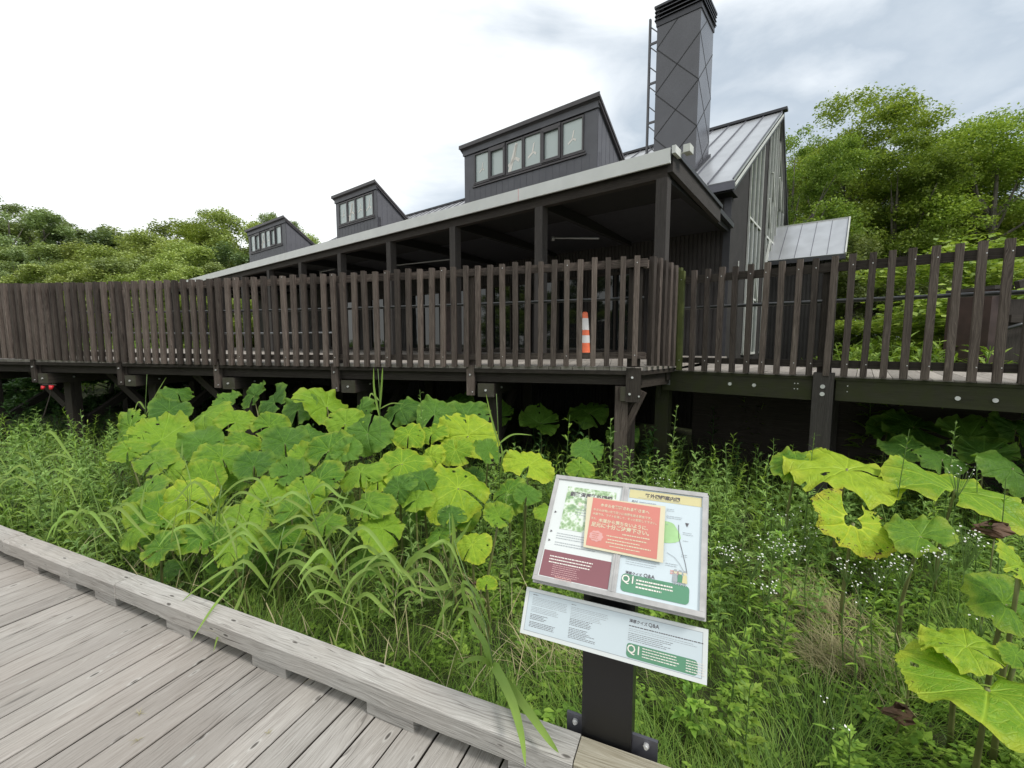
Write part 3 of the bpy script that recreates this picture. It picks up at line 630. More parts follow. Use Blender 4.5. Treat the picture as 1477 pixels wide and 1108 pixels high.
for u0, u1, v, z0, z1 in ((1.6, 2.6, 1.2, 3.60, 3.45), (5.4, 7.9, 1.2, 3.62, 3.52), (10.0, 10.8, .8, 3.7, 3.7)):
    m = MB(); m.tube([B(u0, v, z1), B(u1, v, z0)], .016, 8); m.tube([B(u1, v, z0+.03), B(u1, v, z0-.05)], .03, 8); m.build('ceiling_rod', 'rod', bd, smooth=True)
# porch windows and doors in the back wall
for u0, u1, z0, z1 in ((1.75, 3.05, 1.27, 3.15), (3.35, 4.65, 1.27, 3.15), (4.95, 6.25, 1.27, 3.15), (6.55, 7.85, 1.27, 3.15), (8.6, 10.2, 1.27, 3.15), (10.8, 12.4, 1.27, 3.15), (13.4, 15.4, 1.27, 3.15)):
    m = MB(); m.mat('darkglass').face([B(u0, VW-.05, z0), B(u1, VW-.05, z0), B(u1, VW-.05, z1), B(u0, VW-.05, z1)][::-1])
    for u in (u0-.05, (u0+u1)/2-.02, u1): m.mat('beam').box(B(u, VW-.09, z0), LV*.05, PV*.07, ZV*(z1-z0))
    m.box(B(u0, VW-.085, z1), LV*(u1-u0), PV*.06, ZV*.07); m.box(B(u0, VW-.085, z0), LV*(u1-u0), PV*.06, ZV*.09); m.build('porch_window', parent=bd)
m = MB(); m.mat('brown').box(B(7.95, VW-.07, 1.27), LV*.5, PV*.05, ZV*1.9); m.build('door', parent=bd)
# dormers
def dormer(u0, u1, wins, vent, birds, wz0=4.975, wz1=5.60):
    vd, zt_ = 1.0, 5.80; base = 4.02
    d = MB()
    dp = 1.0; drop = .70   # roof falls back
    # front wall with vertical boards
    k = int((u1-u0)/.155); pw = (u1-u0)/k
    for i in range(k):
        a = u0+i*pw; d.mat('dsiding').box(B(a+.004, vd, base), LV*(pw-.008), PV*.02, ZV*(wz0-.08-base)); d.mat('seam').box(B(a-.004, vd+.004, base), LV*.008, PV*.01, ZV*(wz0-.08-base))
    d.mat('dsiding')
    wl, wr = wins[-1], wins[0]
    if u1-wr > .02: pass
    d.box(B(u0, vd, wz0-.08), LV*(wl-u0), PV*.02, ZV*(wz1+.1-wz0)); d.box(B(wr, vd, wz0-.08), LV*(u1-wr), PV*.02, ZV*(wz1+.1-wz0))
    d.box(B(u0, vd+.02, base), LV*(u1-u0), PV*.1, ZV*(wz0-base-.06))
    # side walls
    for u, sgn in ((u0, 1), (u1, -1)):
        q = [B(u, vd, base), B(u, vd+dp, base), B(u, vd+dp, zt_-drop-.03), B(u, vd, zt_-.06)]
        d.face(q if sgn > 0 else q[::-1]); d.face([p+LV*.03*sgn for p in (q[::-1] if sgn > 0 else q)])
        for v in np.arange(.16, dp, .16): d.mat('seam').box(B(u-.004*sgn, vd+v, base), LV*.005*sgn, PV*.008, ZV*(zt_-.1-base-drop*v/dp)); d.mat('dsiding')
    d.face([B(u0, vd+dp, base), B(u1, vd+dp, base), B(u1, vd+dp, zt_-drop-.03), B(u0, vd+dp, zt_-drop-.03)])
    root = d.build('dormer', parent=bd)
    sd = Vector((P[0], P[1], -drop/dp)); r = MB()
    r.mat('dtrim').box(B(u0-.07, vd-.09, zt_-.02), LV*(u1-u0+.14), sd*(dp+.12), ZV*.05)
    r.box(B(u0-.075, vd-.10, zt_-.035), LV*(u1-u0+.15), PV*.02, ZV*.075); r.mat('dsiding').box(B(u0-.02, vd-.03, zt_-.17), LV*(u1-u0+.04), PV*.05, ZV*.15)
    r.mat('dtrim').box(B(u0-.05, vd-.03, zt_-.11), LV*.04, sd*(dp+.04), ZV*.09)
    r.build('dormer_roof', parent=root, base=(bd['_b'][0], bd['_b'][1], bd['_b'][2]))
    t = MB(); t.mat('dtrim').box(B(wl-.05, vd-.03, wz0-.07), LV*(wr-wl+.1), PV*.05, ZV*.03); t.box(B(wl-.03, vd-.02, wz0-.02), LV*(wr-wl+.06), PV*.04, ZV*.03)
    t.build('sill', parent=root, base=bd['_b'])
    for i in range(len(wins)-1):
        a, b_ = wins[i+1], wins[i]; w = MB(); f = .030; op = i in vent
        if op: f = .05
        w.mat('dtrim')
        w.box(B(a+.004, vd-.02-.02*op, wz0), LV*(b_-a-.008), PV*.05, ZV*f); w.box(B(a+.004, vd-.02-.02*op, wz1-f-.03*op), LV*(b_-a-.008), PV*.05, ZV*(f+.03*op))
        for uu in (a+.004, b_-f-.004): w.box(B(uu, vd-.02-.02*op, wz0+f), LV*f, PV*.05, ZV*(wz1-wz0-2*f))
        w.mat('pane').face([B(a+f, vd+.012, wz0+f), B(b_-f, vd+.012, wz0+f), B(b_-f, vd+.012, wz1-f), B(a+f, vd+.012, wz1-f)][::-1])
        w.build('window', parent=root, base=bd['_b'])
        if i in birds:
            sz = birds[i]; cu, cz = (a+b_)/2, (wz0+wz1)/2-.03; bm = MB(); bm.mat('inkwhite'); z3 = vd+.008
            def tri(pts): bm.face([B(cu+x*sz, z3, cz+y*sz) for x, y in pts])
            tri([(-.10, .42), (-.02, .38), (.06, .02), (-.01, -.02)]); tri([(.01, .04), (-.03, -.04), (.26, -.24), (.30, -.16)]); tri([(.02, .06), (0, -.04), (-.16, -.16), (-.2, -.06)])
            if sz > .5: tri([(-.12, .42), (-.02, .46), (.30, -.40), (.18, -.46)])
            bm.build('bird_decal', parent=root, base=bd['_b'])
    return root
ws = [4.517, 4.079, 3.635, 3.188, 2.74, 2.306, 1.83]
dormer(1.56, 4.82, ws, (1, 4), {0: .30, 2: .62, 3: .42, 5: .36})
dormer(8.10, 10.14, [9.97, 9.53, 9.11, 8.68, 8.25], (), {0: .3, 1: .56, 2: .36, 3: .5})
dormer(13.36, 16.45, [16.25, 15.81, 15.38, 14.95, 14.53, 14.11, 13.67], (1, 4), {0: .3, 2: .56, 3: .36})
# chimney
CU0, CU1, CV0, CV1 = .915, 1.90, 4.50, 5.52
ch = MB(); ch.mat('chim').box(B(CU0, CV0, 4.4), LV*(CU1-CU0), PV*(CV1-CV0), ZV*(8.93-4.4))
cho = ch.build('chimney', parent=bd)
cm = MB(); cm.mat('chimline'); per = 1.0
zn = 6.43
for k in range(-2, 3):
    for rise in (1, -1):
        for (o0, dd, ww, nn) in ((lambda t: B(CU1+(CU0-CU1)*t, CV0, 0), 0, 1, -PV), (lambda t: B(CU0, CV0+(CV1-CV0)*t, 0), 1, 1, -LV)):
            z0 = zn+k*per+(0 if rise > 0 else 0); z1 = z0+rise*per
            za, zb = z0, z1; t0, t1 = 0.0, 1.0
            lo, hi = 4.45, 8.92
            def cl(z): return (z-za)/(zb-za)
            if min(za, zb) > hi or max(za, zb) < lo: continue
            if za > hi: t0 = cl(hi)
            if zb > hi: t1 = cl(hi)
            if za < lo: t0 = cl(lo)
            if zb < lo: t1 = cl(lo)
            pa = o0(t0)+ZV*(za+(zb-za)*t0)+nn*.001; pb_ = o0(t1)+ZV*(za+(zb-za)*t1)+nn*.001
            cm.bar(pa, pb_, .022, .006, up=nn)
cm.build('panel_joint', parent=cho, base=bd['_b'])
cp = MB()
cp.mat('capm').box(B(CU0-.02, CV0-.02, 8.92), LV*(CU1-CU0+.04), PV*(CV1-CV0+.04), ZV*.12)
cp.mat('chimline').box(B(CU0+.08, CV0+.08, 9.04), LV*(CU1-CU0-.16), PV*(CV1-CV0-.16), ZV*.25)
for k in range(3):
    z = 9.05+k*.09
    for o0, dv, nv, l in ((B(CU0-.03, CV0-.03, z), LV, -PV, CU1-CU0+.06), (B(CU0-.03, CV0-.03, z), PV, -LV, CV1-CV0+.06), (B(CU0-.03, CV1+.03, z), LV, PV, CU1-CU0+.06), (B(CU1+.03, CV0-.03, z), PV, LV, CV1-CV0+.06)):
        cp.mat('capm').box(o0+nv*.03, dv*l, -nv*.12+ZV*.07, ZV*.02)
cp.mat('capm').box(B(CU0-.06, CV0-.06, 9.31), LV*(CU1-CU0+.12), PV*(CV1-CV0+.12), ZV*.05)
cp.build('chimney_cap', parent=cho, base=bd['_b'])
fl = MB(); fl.mat('capm').box(B(CU0-.04, CV0-.05, 5.30), LV*(CU1-CU0+.08), PV*.05, ZV*.14); fl.box(B(CU0-.05, CV0-.02, 5.42), LV*.05, sl*1.06, ZV*.07); fl.build('flashing', parent=cho, base=bd['_b'])
# ladder on the chimney's left side
ld = MB(); u1 = CU1+.20
ld.box(B(u1, 4.60, 5.3), LV*.045, PV*.06, ZV*3.95)
for z in (5.95, 6.85, 7.75, 8.65): ld.box(B(CU1, 4.60, z), LV*.2, PV*.04, ZV*.045)
for z in np.arange(5.7, 8.9, .45): ld.bar(B(CU1+.0, 4.62, z), B(u1+.01, 4.62, z+.22), .022, .022)
lo = ld.build('ladder', 'ladderm', bd)
# ============================================================ TRAFFIC CONE
cb = atY(843, 515, 8.3); cz = ZD
cn = thing('traffic_cone', (cb[0], 8.3, cz), 'tall orange traffic cone with two white bands standing on the deck behind the pickets', 'cone')
c0 = Vector((cb[0], 8.3, cz)); m = MB(); m.mat('orange').cbox(c0+ZV*.015, (.30, 0, 0), (0, .30, 0), (0, 0, .03)); m.build('base', parent=cn)
Hc = .86
def rad(t): return .105-.058*t**1.6
zs = [.03, .28, .42, .52, .74, .84]; mm_ = ['orange', 'conew', 'orange', 'conew', 'orange']
b_ = MB()
for i in range(5):
    z0, z1 = zs[i], zs[i+1]; b_.mat(mm_[i]); b_.lathe(c0, [(rad(z0/Hc)+.002*(i % 2), z0), (rad((z0+z1)/2/Hc)+.002*(i % 2), (z0+z1)/2), (rad(z1/Hc)+.002*(i % 2), z1)])
b_.mat('orange'); b_.lathe(c0, [(rad(.84/Hc), .84), (.03, .86), (.0, .86)])
b_.build('cone_body', parent=cn, smooth=True)
# ============================================================ side stair at far right
sb0 = FR(3.35, 1.95, ZR)
st = thing('stair_box', tuple(sb0), 'brown panelled timber stair side with sloping handrail at the right edge', 'stair')
m = MB(); q = atY(1421, 528, 5.9); X0 = q[0]; m.box((X0, 5.9, ZR-.02), (.20, 0, 0), (0, .6, 0), (0, 0, 1.08)); m.build('panel', 'brown', st)
m = MB(); m.box((X0-.01, 5.87, ZR+1.06), (.25, 0, 0), (0, .66, 0), (0, 0, .05)); m.build('cap_board', 'porchpost', st)
m = MB(); m.box((X0+.24, 5.9, ZR-.02), (1.6, 0, 0), (0, .05, 0), (0, 0, .95), long=2); m.box((X0+.24, 5.86, ZR+.62), (1.6, 0, 0), (0, .04, 0), (0, 0, .10)); m.bar((X0+.2, 5.8, ZR+1.10), (X0+1.7, 5.8, ZR+1.55), .06, .10); m.build('side_boards', 'beam', st)
m = MB(); m.tube([(X0+.02, 5.75, ZR+.52), (X0+.28, 5.75, ZR+.60), (X0+1.6, 5.75, ZR+1.0)], .022, 10); m.build('handrail', 'pipe', st, smooth=True)
# ============================================================ VEGETATION helpers (numpy)
def rotz(a): c, s = np.cos(a), np.sin(a); z = np.zeros_like(a); o = np.ones_like(a); return np.stack([np.stack([c, -s, z], -1), np.stack([s, c, z], -1), np.stack([z, z, o], -1)], -2)
def roty(a): c, s = np.cos(a), np.sin(a); z = np.zeros_like(a); o = np.ones_like(a); return np.stack([np.stack([c, z, s], -1), np.stack([z, o, z], -1), np.stack([-s, z, c], -1)], -2)
def blades(pos, length, width, az, lean, curl, K=4, r=None):
    """arching grass blades: returns verts, quads"""
    n = len(pos); V = np.zeros((n, K+1, 2, 3)); d = np.stack([np.cos(az), np.sin(az), np.zeros(n)], -1); q = np.stack([-np.sin(az), np.cos(az), np.zeros(n)], -1)
    p = pos.copy(); ang = lean.copy()
    for j in range(K+1):
        t = j/K; w = width*(1-t**2.2)*(.55+.9*min(t*2.5, 1)) * .7 + 1e-4
        V[:, j, 0] = p-q*w[:, None]/2; V[:, j, 1] = p+q*w[:, None]/2
        st = (length/K)[:, None]; p = p+(d*np.sin(ang)[:, None]+np.array([0, 0, 1.])*np.cos(ang)[:, None])*st; ang = ang+curl/K
    base = (np.arange(n)*(K+1)*2)[:, None, None]; f = np.array([[2*j, 2*j+1, 2*j+3, 2*j+2] for j in range(K)])[None]
    return V.reshape(-1, 3), (base+f).reshape(-1, 4)
def scatter(tv, tf, pos, R, sc):
    n, m = len(pos), len(tv); V = np.einsum('nij,mj->nmi', R, tv)*sc[:, None, None]+pos[:, None, :]
    return V.reshape(-1, 3), (tf[None]+(np.arange(n)*m)[:, None, None]).reshape(-1, tf.shape[1])
def cat_(parts):
    vs, fs, o = [], [], 0
    for v, f in parts: vs.append(v); fs.append(f+o); o += len(v)
    return np.concatenate(vs), np.concatenate(fs)
def leaf_t(length, width, fold=.15, droop=.3, K=3):
    """lanceolate leaf along +x, two quads wide folded along the midrib"""
    v, f = [], []
    for j in range(K+1):
        t = j/K; w = width/2*math.sin(math.pi*min(.98, t*.86+.10))**.8 if j < K else .001; x = length*t; z = -droop*length*t*t
        v += [(x, -w, z+fold*w), (x, 0, z), (x, w, z+fold*w)]
    for j in range(K): a = 3*j; f += [(a, a+3, a+4, a+1), (a+1, a+4, a+5, a+2)]
    return np.array(v), np.array(f)
def place(v, az, pitch, p): # pitch up from the horizontal
    c, s = math.cos(pitch), math.sin(pitch); x = v[:, 0]*c-v[:, 2]*s; z = v[:, 0]*s+v[:, 2]*c; y = v[:, 1]
    return np.stack([x*math.cos(az)-y*math.sin(az)+p[0], x*math.sin(az)+y*math.cos(az)+p[1], z+p[2]], -1)
def stem_t(h, r, bend, n=5):
    v, f = [], []
    for j in range(n+1):
        t = j/n
        for k in range(3): a = 2*math.pi*k/3; rr = r*(1-.6*t); v.append((rr*math.cos(a)+bend[0]*t*t, rr*math.sin(a)+bend[1]*t*t, h*t))
    for j in range(n):
        for k in range(3): k2 = (k+1) % 3; f.append((3*j+k, 3*j+k2, 3*j+3+k2, 3*j+3+k))
    return np.array(v), np.array(f)
def herb_t(seed, h=1.0, nleaf=22, ll=.16, lw=.035, lobed=True, top=.35, bend=.12):
    r = random.Random(seed); b = (r.uniform(-bend, bend), r.uniform(-bend, bend)); parts = [stem_t(h, .008, b)]
    for i in range(nleaf):
        t = .12+.88*i/nleaf; p = (b[0]*t*t, b[1]*t*t, h*t); az = i*2.4+r.uniform(-.4, .4); s = (1-(1-top)*t**1.5)*r.uniform(.8, 1.15); pt = r.uniform(.05, .6)+.35*t
        lv, lf = leaf_t(ll*s, lw*s, droop=r.uniform(.15, .5)); parts.append((place(lv, az, pt, p), lf))
        if lobed:
            for sg in (-1, 1):
                for q in (.35, .6):
                    lv, lf = leaf_t(ll*s*.5*(1.2-q), lw*s*.6, droop=.2, K=2); pp = np.array(p)+np.array([math.cos(az)*math.cos(pt), math.sin(az)*math.cos(pt), math.sin(pt)*.8])*ll*s*q
                    parts.append((place(lv, az+sg*.75, pt, pp), lf))
    return cat_(parts)
def cover_t(seed, n=26, rad=.10, ls=.05):
    """low tuft of small broad leaves"""
    r = random.Random(seed); parts = []
    for i in range(n):
        a = r.uniform(0, 6.28); d = rad*math.sqrt(r.random()); p = (d*math.cos(a), d*math.sin(a), r.uniform(.01, .13)); s = r.uniform(.6, 1.2)
        lv, lf = leaf_t(ls*s, ls*.55*s, droop=.3, K=2); parts.append((place(lv, r.uniform(0, 6.28), r.uniform(-.2, .6), p), lf))
    return cat_(parts)
def tmpl_scatter(ts, pos, hs, tilt=.12):
    parts = []; idx = rng.integers(0, len(ts), len(pos))
    for k, (tv, tf) in enumerate(ts):
        m = idx == k; n = m.sum()
        if n == 0: continue
        R = rotz(rng.uniform(0, 6.28, n)) @ roty(rng.normal(0, tilt, n)) @ rotz(rng.uniform(0, 6.28, n)); parts.append(scatter(tv, tf, pos[m], R, hs[m]))
    return cat_(parts)
def stuff(name, vf, mats, label, cat, mi=None):
    me = npmesh(name, vf[0], vf[1], mats, mi=mi); o = nobj(name, me); return tag(o, label, cat, kind='stuff')
def pts_in(n, y0, y1, xl, xr, amin=1.47, power=1.0):
    """random ground points in the visible wedge beyond the kerb"""
    out = []; 
    while len(out) < n:
        y = y0+(y1-y0)*rng.random()**power; x = rng.uniform(xl(y), xr(y))
        if x*N1.x+y*N1.y > amin: out.append((x, y, GZ))
    return np.array(out)
def behind(p):  # distance behind the deck front line (positive = under the deck)
    a = (p[:, 0]-FA.x)*NL.x+(p[:, 1]-FA.y)*NL.y; b = (p[:, 0]-RA.x)*NR.x+(p[:, 1]-RA.y)*NR.y
    return np.where(p[:, 0] < 1.8, a, b)
def gpx(px, py, z=GZ): d = ray(px, py); t = (z-ZC)/d[2]; return (d[0]*t, d[1]*t, z)
# ---- ground cover: fine grass close to the boardwalk
def pxof(p): return 738.5+633*p[:, 0]/p[:, 1]
sets = []
p = pts_in(32000, 1.5, 4.2, lambda y: -1.25*y-.8, lambda y: 1.25*y+2.0, power=1.25); px_ = pxof(p)
q1, q2 = gpx(1190, 905), gpx(1215, 965); dd = np.minimum(np.hypot(p[:, 0]-q1[0], p[:, 1]-q1[1]), np.hypot(p[:, 0]-q2[0], p[:, 1]-q2[1])); kp = (dd > .20) | (rng.random(len(p)) < .35); p = p[kp]; px_ = px_[kp]
left = px_ < 560
h = np.where(left, rng.uniform(.18, .40, len(p)), rng.uniform(.12, .30, len(p)))
kq = (px_ > 260) | (p[:, 1] < 2.6) | (rng.random(len(p)) < .45); p = p[kq]; px_ = px_[kq]; h = h[kq]
clump = np.sin(p[:, 0]*7.3+1.1*np.sin(p[:, 1]*5))*np.sin(p[:, 1]*6.1+np.sin(p[:, 0]*4)); h = h*(1+.35*clump)
az = np.sin(p[:, 0]*2.1)*2+np.cos(p[:, 1]*2.7)*2+rng.normal(0, .9, len(p))
fg = blades(p, h, rng.uniform(.0025, .0055, len(p)), az, rng.uniform(.1, .7, len(p)), rng.uniform(.6, 1.9, len(p)), 4)
stuff('fine_grass', fg, ['finegrass'], 'fine tangled grass carpeting the ground between the boardwalk and the sign', 'grass')
p = pts_in(11500, 3.4, 9.5, lambda y: -1.3*y-1.0, lambda y: 1.3*y+2.2); bh = behind(p); p = p[bh < 1.5]
fg = blades(p, rng.uniform(.25, .6, len(p)), rng.uniform(.006, .012, len(p)), rng.uniform(0, 6.28, len(p)), rng.uniform(.05, .5, len(p)), rng.uniform(.4, 1.5, len(p)), 4)
stuff('tall_grass', fg, ['grass'], 'taller meadow grass growing up to the deck posts', 'grass')
# dry tan grass patches
dp = []
for cx, cy, n, s_ in ((1190, 905, 420, .11), (1212, 975, 420, .09), (1140, 850, 200, .13), (870, 905, 0, .1), (812, 960, 260, .14), (1290, 985, 200, .12), (600, 860, 120, .2), (1065, 820, 120, .12)):
    c = np.array(gpx(cx, cy)); q = c+rng.normal(0, s_, (n, 3))*np.array([1.3, 1, 0]); dp.append(q)
q = []
while len(q) < 150:
    y = rng.uniform(1.7, 3.2); x = rng.uniform(-1.1*y, .1*y)
    if 1.5 < x*N1.x+y*N1.y < 2.5: q.append((x, y, GZ+rng.uniform(0, .3)))
dp.append(np.array(q)); p = np.concatenate(dp); p[:, 2] += .02
p[:, 2] += rng.uniform(0, .10, len(p))
fg = blades(p, rng.uniform(.10, .32, len(p))*np.where(np.arange(len(p)) >= len(p)-150, 1.4, 1), rng.uniform(.002, .005, len(p))*np.where(np.arange(len(p)) >= len(p)-150, 1.8, 1), rng.normal(2.2, .9, len(p)), rng.uniform(.7, 1.4, len(p)), rng.uniform(.2, .9, len(p)), 3)
stuff('dry_grass', fg, ['drygrass'], 'flattened straw-coloured dead grass in patches to the right of the sign', 'dry grass')
# low broad-leaved cover
CT_ = [cover_t(i) for i in range(5)]
p = pts_in(2000, 1.6, 5.5, lambda y: -1.25*y-.8, lambda y: 1.25*y+2.0); px_ = pxof(p); keep = (px_ > 640) | (rng.random(len(p)) < .5); keep &= ~((px_ > 560) & (px_ < 1300) & (p[:, 1] < 2.75) & (rng.random(len(p)) < .55)); p = p[keep]
stuff('clover_cover', tmpl_scatter(CT_, p, rng.uniform(.45, 1.15, len(p))), ['herb'], 'low small-leaved green weeds spreading through the grass', 'weeds')
# leafy herbs
HT = [herb_t(20+i, nleaf=22, ll=.24, lw=.056) for i in range(4)]; HN = [herb_t(40+i, nleaf=34, ll=.18, lw=.034, lobed=False, top=.5) for i in range(3)]
p = pts_in(1350, 2.5, 7.6, lambda y: -1.3*y-1.0, lambda y: 1.3*y+2.2, power=.8); bh = behind(p); px_ = pxof(p)
keep = (bh < .25) & ((px_ < 240) | (px_ > 700)) | (bh < .1) & (rng.random(len(p)) < .45); p = p[keep]; px_ = px_[keep]; bh = bh[keep]
hs = np.where(px_ < 260, rng.uniform(.45, .85, len(p)), rng.uniform(.35, .75, len(p)))*np.clip((p[:, 1]-1.2)/2.6, .45, 1.0)
m = rng.random(len(p)) < .6
stuff('wild_herbs', tmpl_scatter(HT, p[m], hs[m]), ['mug'], 'mass of wild mugwort and lobed-leaved herbs below the deck', 'herbs')
stuff('leafy_weeds', tmpl_scatter(HN, p[~m], hs[~m]*1.02), ['herb'], 'mass of narrow-leaved green weeds below the deck', 'weeds')
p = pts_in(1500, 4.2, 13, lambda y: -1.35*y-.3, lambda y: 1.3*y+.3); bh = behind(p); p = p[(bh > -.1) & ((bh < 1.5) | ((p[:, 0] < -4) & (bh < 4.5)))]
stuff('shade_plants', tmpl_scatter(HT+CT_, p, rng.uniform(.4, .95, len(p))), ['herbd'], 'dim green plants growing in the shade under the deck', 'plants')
# broad grass (reed canary) in the lower left
def reed_clump_pts(n, region):
    return np.array([gpx(*region()) for _ in range(n)])
p = []
while len(p) < 90:
    px = rng.uniform(-60, 640); y = rng.uniform(1.7, 4.6)
    x = (px-738.5)/633*y; a = x*N1.x+y*N1.y
    if 1.52 < a < 2.75 and (px > 260 or rng.random() < .75) and not (px > 560 and rng.random() < .75): p.append((x, y, GZ))
p = np.array(p); sv = []
for q in p:
    n = rng.integers(6, 11); h0 = rng.uniform(.35, .85)*(1.05 if q[0] < -.5 else .8); a0 = rng.uniform(0, 6.28)
    bx, by = rng.normal(0, .07, 2)
    pos = np.array([[q[0]+bx*t*t, q[1]+by*t*t, q[2]+h0*t] for t in np.linspace(.12, .95, n)])
    sv.append(blades(pos, rng.uniform(.12, .34, n), rng.uniform(.007, .018, n), a0+np.arange(n)*2.5+rng.normal(0, .8, n), rng.uniform(.1, 1.15, n), rng.uniform(.0, 1.0, n)**1.5, 5))
    st, sf = stem_t(h0, .0035, (bx, by)); sv.append((st+q, sf))
stuff('reed_grass', cat_(sv), ['reed'], 'bright arching broad-bladed reed grass between the kerb and the big leaves', 'reed grass')
# ============================================================ BUTTERBUR
def butter_mesh(seed, gap=.22, hole=0, cup=.16, mat='bb', cr_=.7, fold=0.0, holes=0):
    r = random.Random(seed); RN, S = 9, 90; v, uv = [], []; ph = [r.uniform(0, 6.28) for _ in range(6)]
    amp = r.uniform(.05, .10)
    teeth = [r.uniform(-.014, .014) for _ in range(S+1)]
    for i in range(RN+1):
        rr = (i/RN)**.85
        for j in range(S+1):
            th = -math.pi+2*math.pi*j/S
            g = gap*(1-.55*rr if rr > .3 else .8); a = th*(1-g/math.pi)
            out = 1+.05*math.cos(2*a)+.05*math.cos(a)+.06*math.sin(2*a+ph[4])-.10*max(0, abs(th)-2.5)
            out += rr**6*(.012*abs(math.sin(15*a+ph[0]))+teeth[j]*1.7+.022*math.sin(7*a+ph[1])+.05*math.sin(3*a+ph[3])+.03*math.sin(2*a+ph[5]))
            R_ = rr*out if not hole else (hole*(1 if abs(a) > .4 else .6)+(1-hole)*rr)*out
            z = -cup*R_**2+amp*R_**2*math.sin(3*a+ph[2])+.06*R_**3*math.sin(5*a+ph[3])+.008*R_*math.cos(9*a*math.pi/(math.pi-gap*.5))+.10*max(0, 1-R_*3)*-.6
            z += cr_*.015*R_*abs(math.sin(4.5*a*math.pi/(math.pi-gap*.5)+math.pi/2))+cr_*(.09*R_*math.sin(3.1*R_*math.cos(a)+ph[2])*math.sin(4.3*R_*math.sin(a)+ph[3])+.07*R_**5*math.sin(11*a+ph[5])+.05*R_**6*math.sin(19*a+ph[4])+.035*math.sin(13*R_*math.cos(a)+ph[5])*math.sin(11*R_*math.sin(a)+ph[2]))+fold*abs(R_*math.sin(a+ph[4]*.0))+.016*math.sin(9*R_*math.cos(a)+ph[1])*math.sin(8*R_*math.sin(a)+ph[0])
            v.append((R_*math.cos(a), R_*math.sin(a), z)); uv.append(((th+math.pi)/(2*math.pi), rr))
    f = []
    bad = set()
    for _ in range(holes):
        i, j = r.randrange(4, RN), r.randrange(S); bad |= {(i, j), (i, j+1)} | ({(i-1, j), (RN-1, j)} if r.random() < .5 else set())
        if r.random() < .4: bad |= {(q, (j+w_) % S) for q in range(RN-2, RN) for w_ in range(r.randrange(1, 4))}
    for i in range(RN):
        for j in range(S):
            if (i, j) in bad: continue
            a = i*(S+1)+j; f.append((a, a+S+1, a+S+2, a+1))
    return npmesh('butterbur_leaf', np.array(v), np.array(f), [mat], uv=np.array(uv), smooth=True)
BM = {k: [butter_mesh(100*i+s_, gap=g, mat=k, cup=c, fold=fo, holes=ho) for s_, (g, c, fo, ho) in enumerate(((.12, .18, 0, 2), (.25, .08, .12, 0), (.14, .26, .20, 3), (.30, .14, .04, 1), (.20, -.10, .16, 5), (.10, .30, -.10, 2)))] for i, k in enumerate(('bb', 'bbdark', 'bblight'))}
BM['yel'] = [butter_mesh(901, gap=.75, hole=.22, cup=.05, mat='bbyel', cr_=.8, holes=7)]
BM['rag'] = [butter_mesh(905, gap=.65, cup=.10, mat='bblight', cr_=.35, holes=4)]
def add_leaf(parent, c, rad, tilt, yaw, roll=0, kind='bb', var=None, face=None):
    """c leaf centre in the world; tilt: how far the upper face leans towards the viewer; yaw: which way it leans; roll spins the leaf in its plane"""
    me = BM[kind][var if var is not None else random.randrange(len(BM[kind]))]
    o = bpy.data.objects.new('leaf', me); COL.objects.link(o); o.parent = parent
    n = Vector((math.sin(tilt)*math.sin(yaw), -math.sin(tilt)*math.cos(yaw), math.cos(tilt)))
    up = Vector((-math.cos(tilt)*math.sin(yaw), math.cos(tilt)*math.cos(yaw), math.sin(tilt)))
    y = n.cross(up); R = Matrix((up, y, n)).transposed().to_4x4() @ Matrix.Rotation(roll, 4, 'Z')
    o.matrix_local = Matrix.Translation(Vector(c)-Vector(parent['_b'])) @ R @ Matrix.Diagonal((rad*random.uniform(.86, .98), rad*random.uniform(1.04, 1.18), rad, 1))
    return o
def add_stalk(parent, a, b, r0=.011, r1=.007):
    a, b = Vector(a), Vector(b); m = MB(); mid = (a+b)/2+Vector((random.uniform(-.04, .04), random.uniform(-.04, .04), .03))
    pts = [a, a*.5625+mid*.375+b*.0625, mid*.75+(a+b)*.125, a*.0625+mid*.375+b*.5625, b]; m.tube(pts, [r0, r0*.95, (r0+r1)/2, r1*1.05, r1], 6)
    return m.build('stalk', 'stalk', parent, smooth=True)
def Yof(px, py): return (633*.76/(py-494) if py < 560 else np.interp(py, [560, 590, 640, 700, 780, 850, 990], [6.0, 4.95, 4.0, 3.25, 2.6, 2.3, 1.6]))*(1+.13*max(0, 450-px)/450)
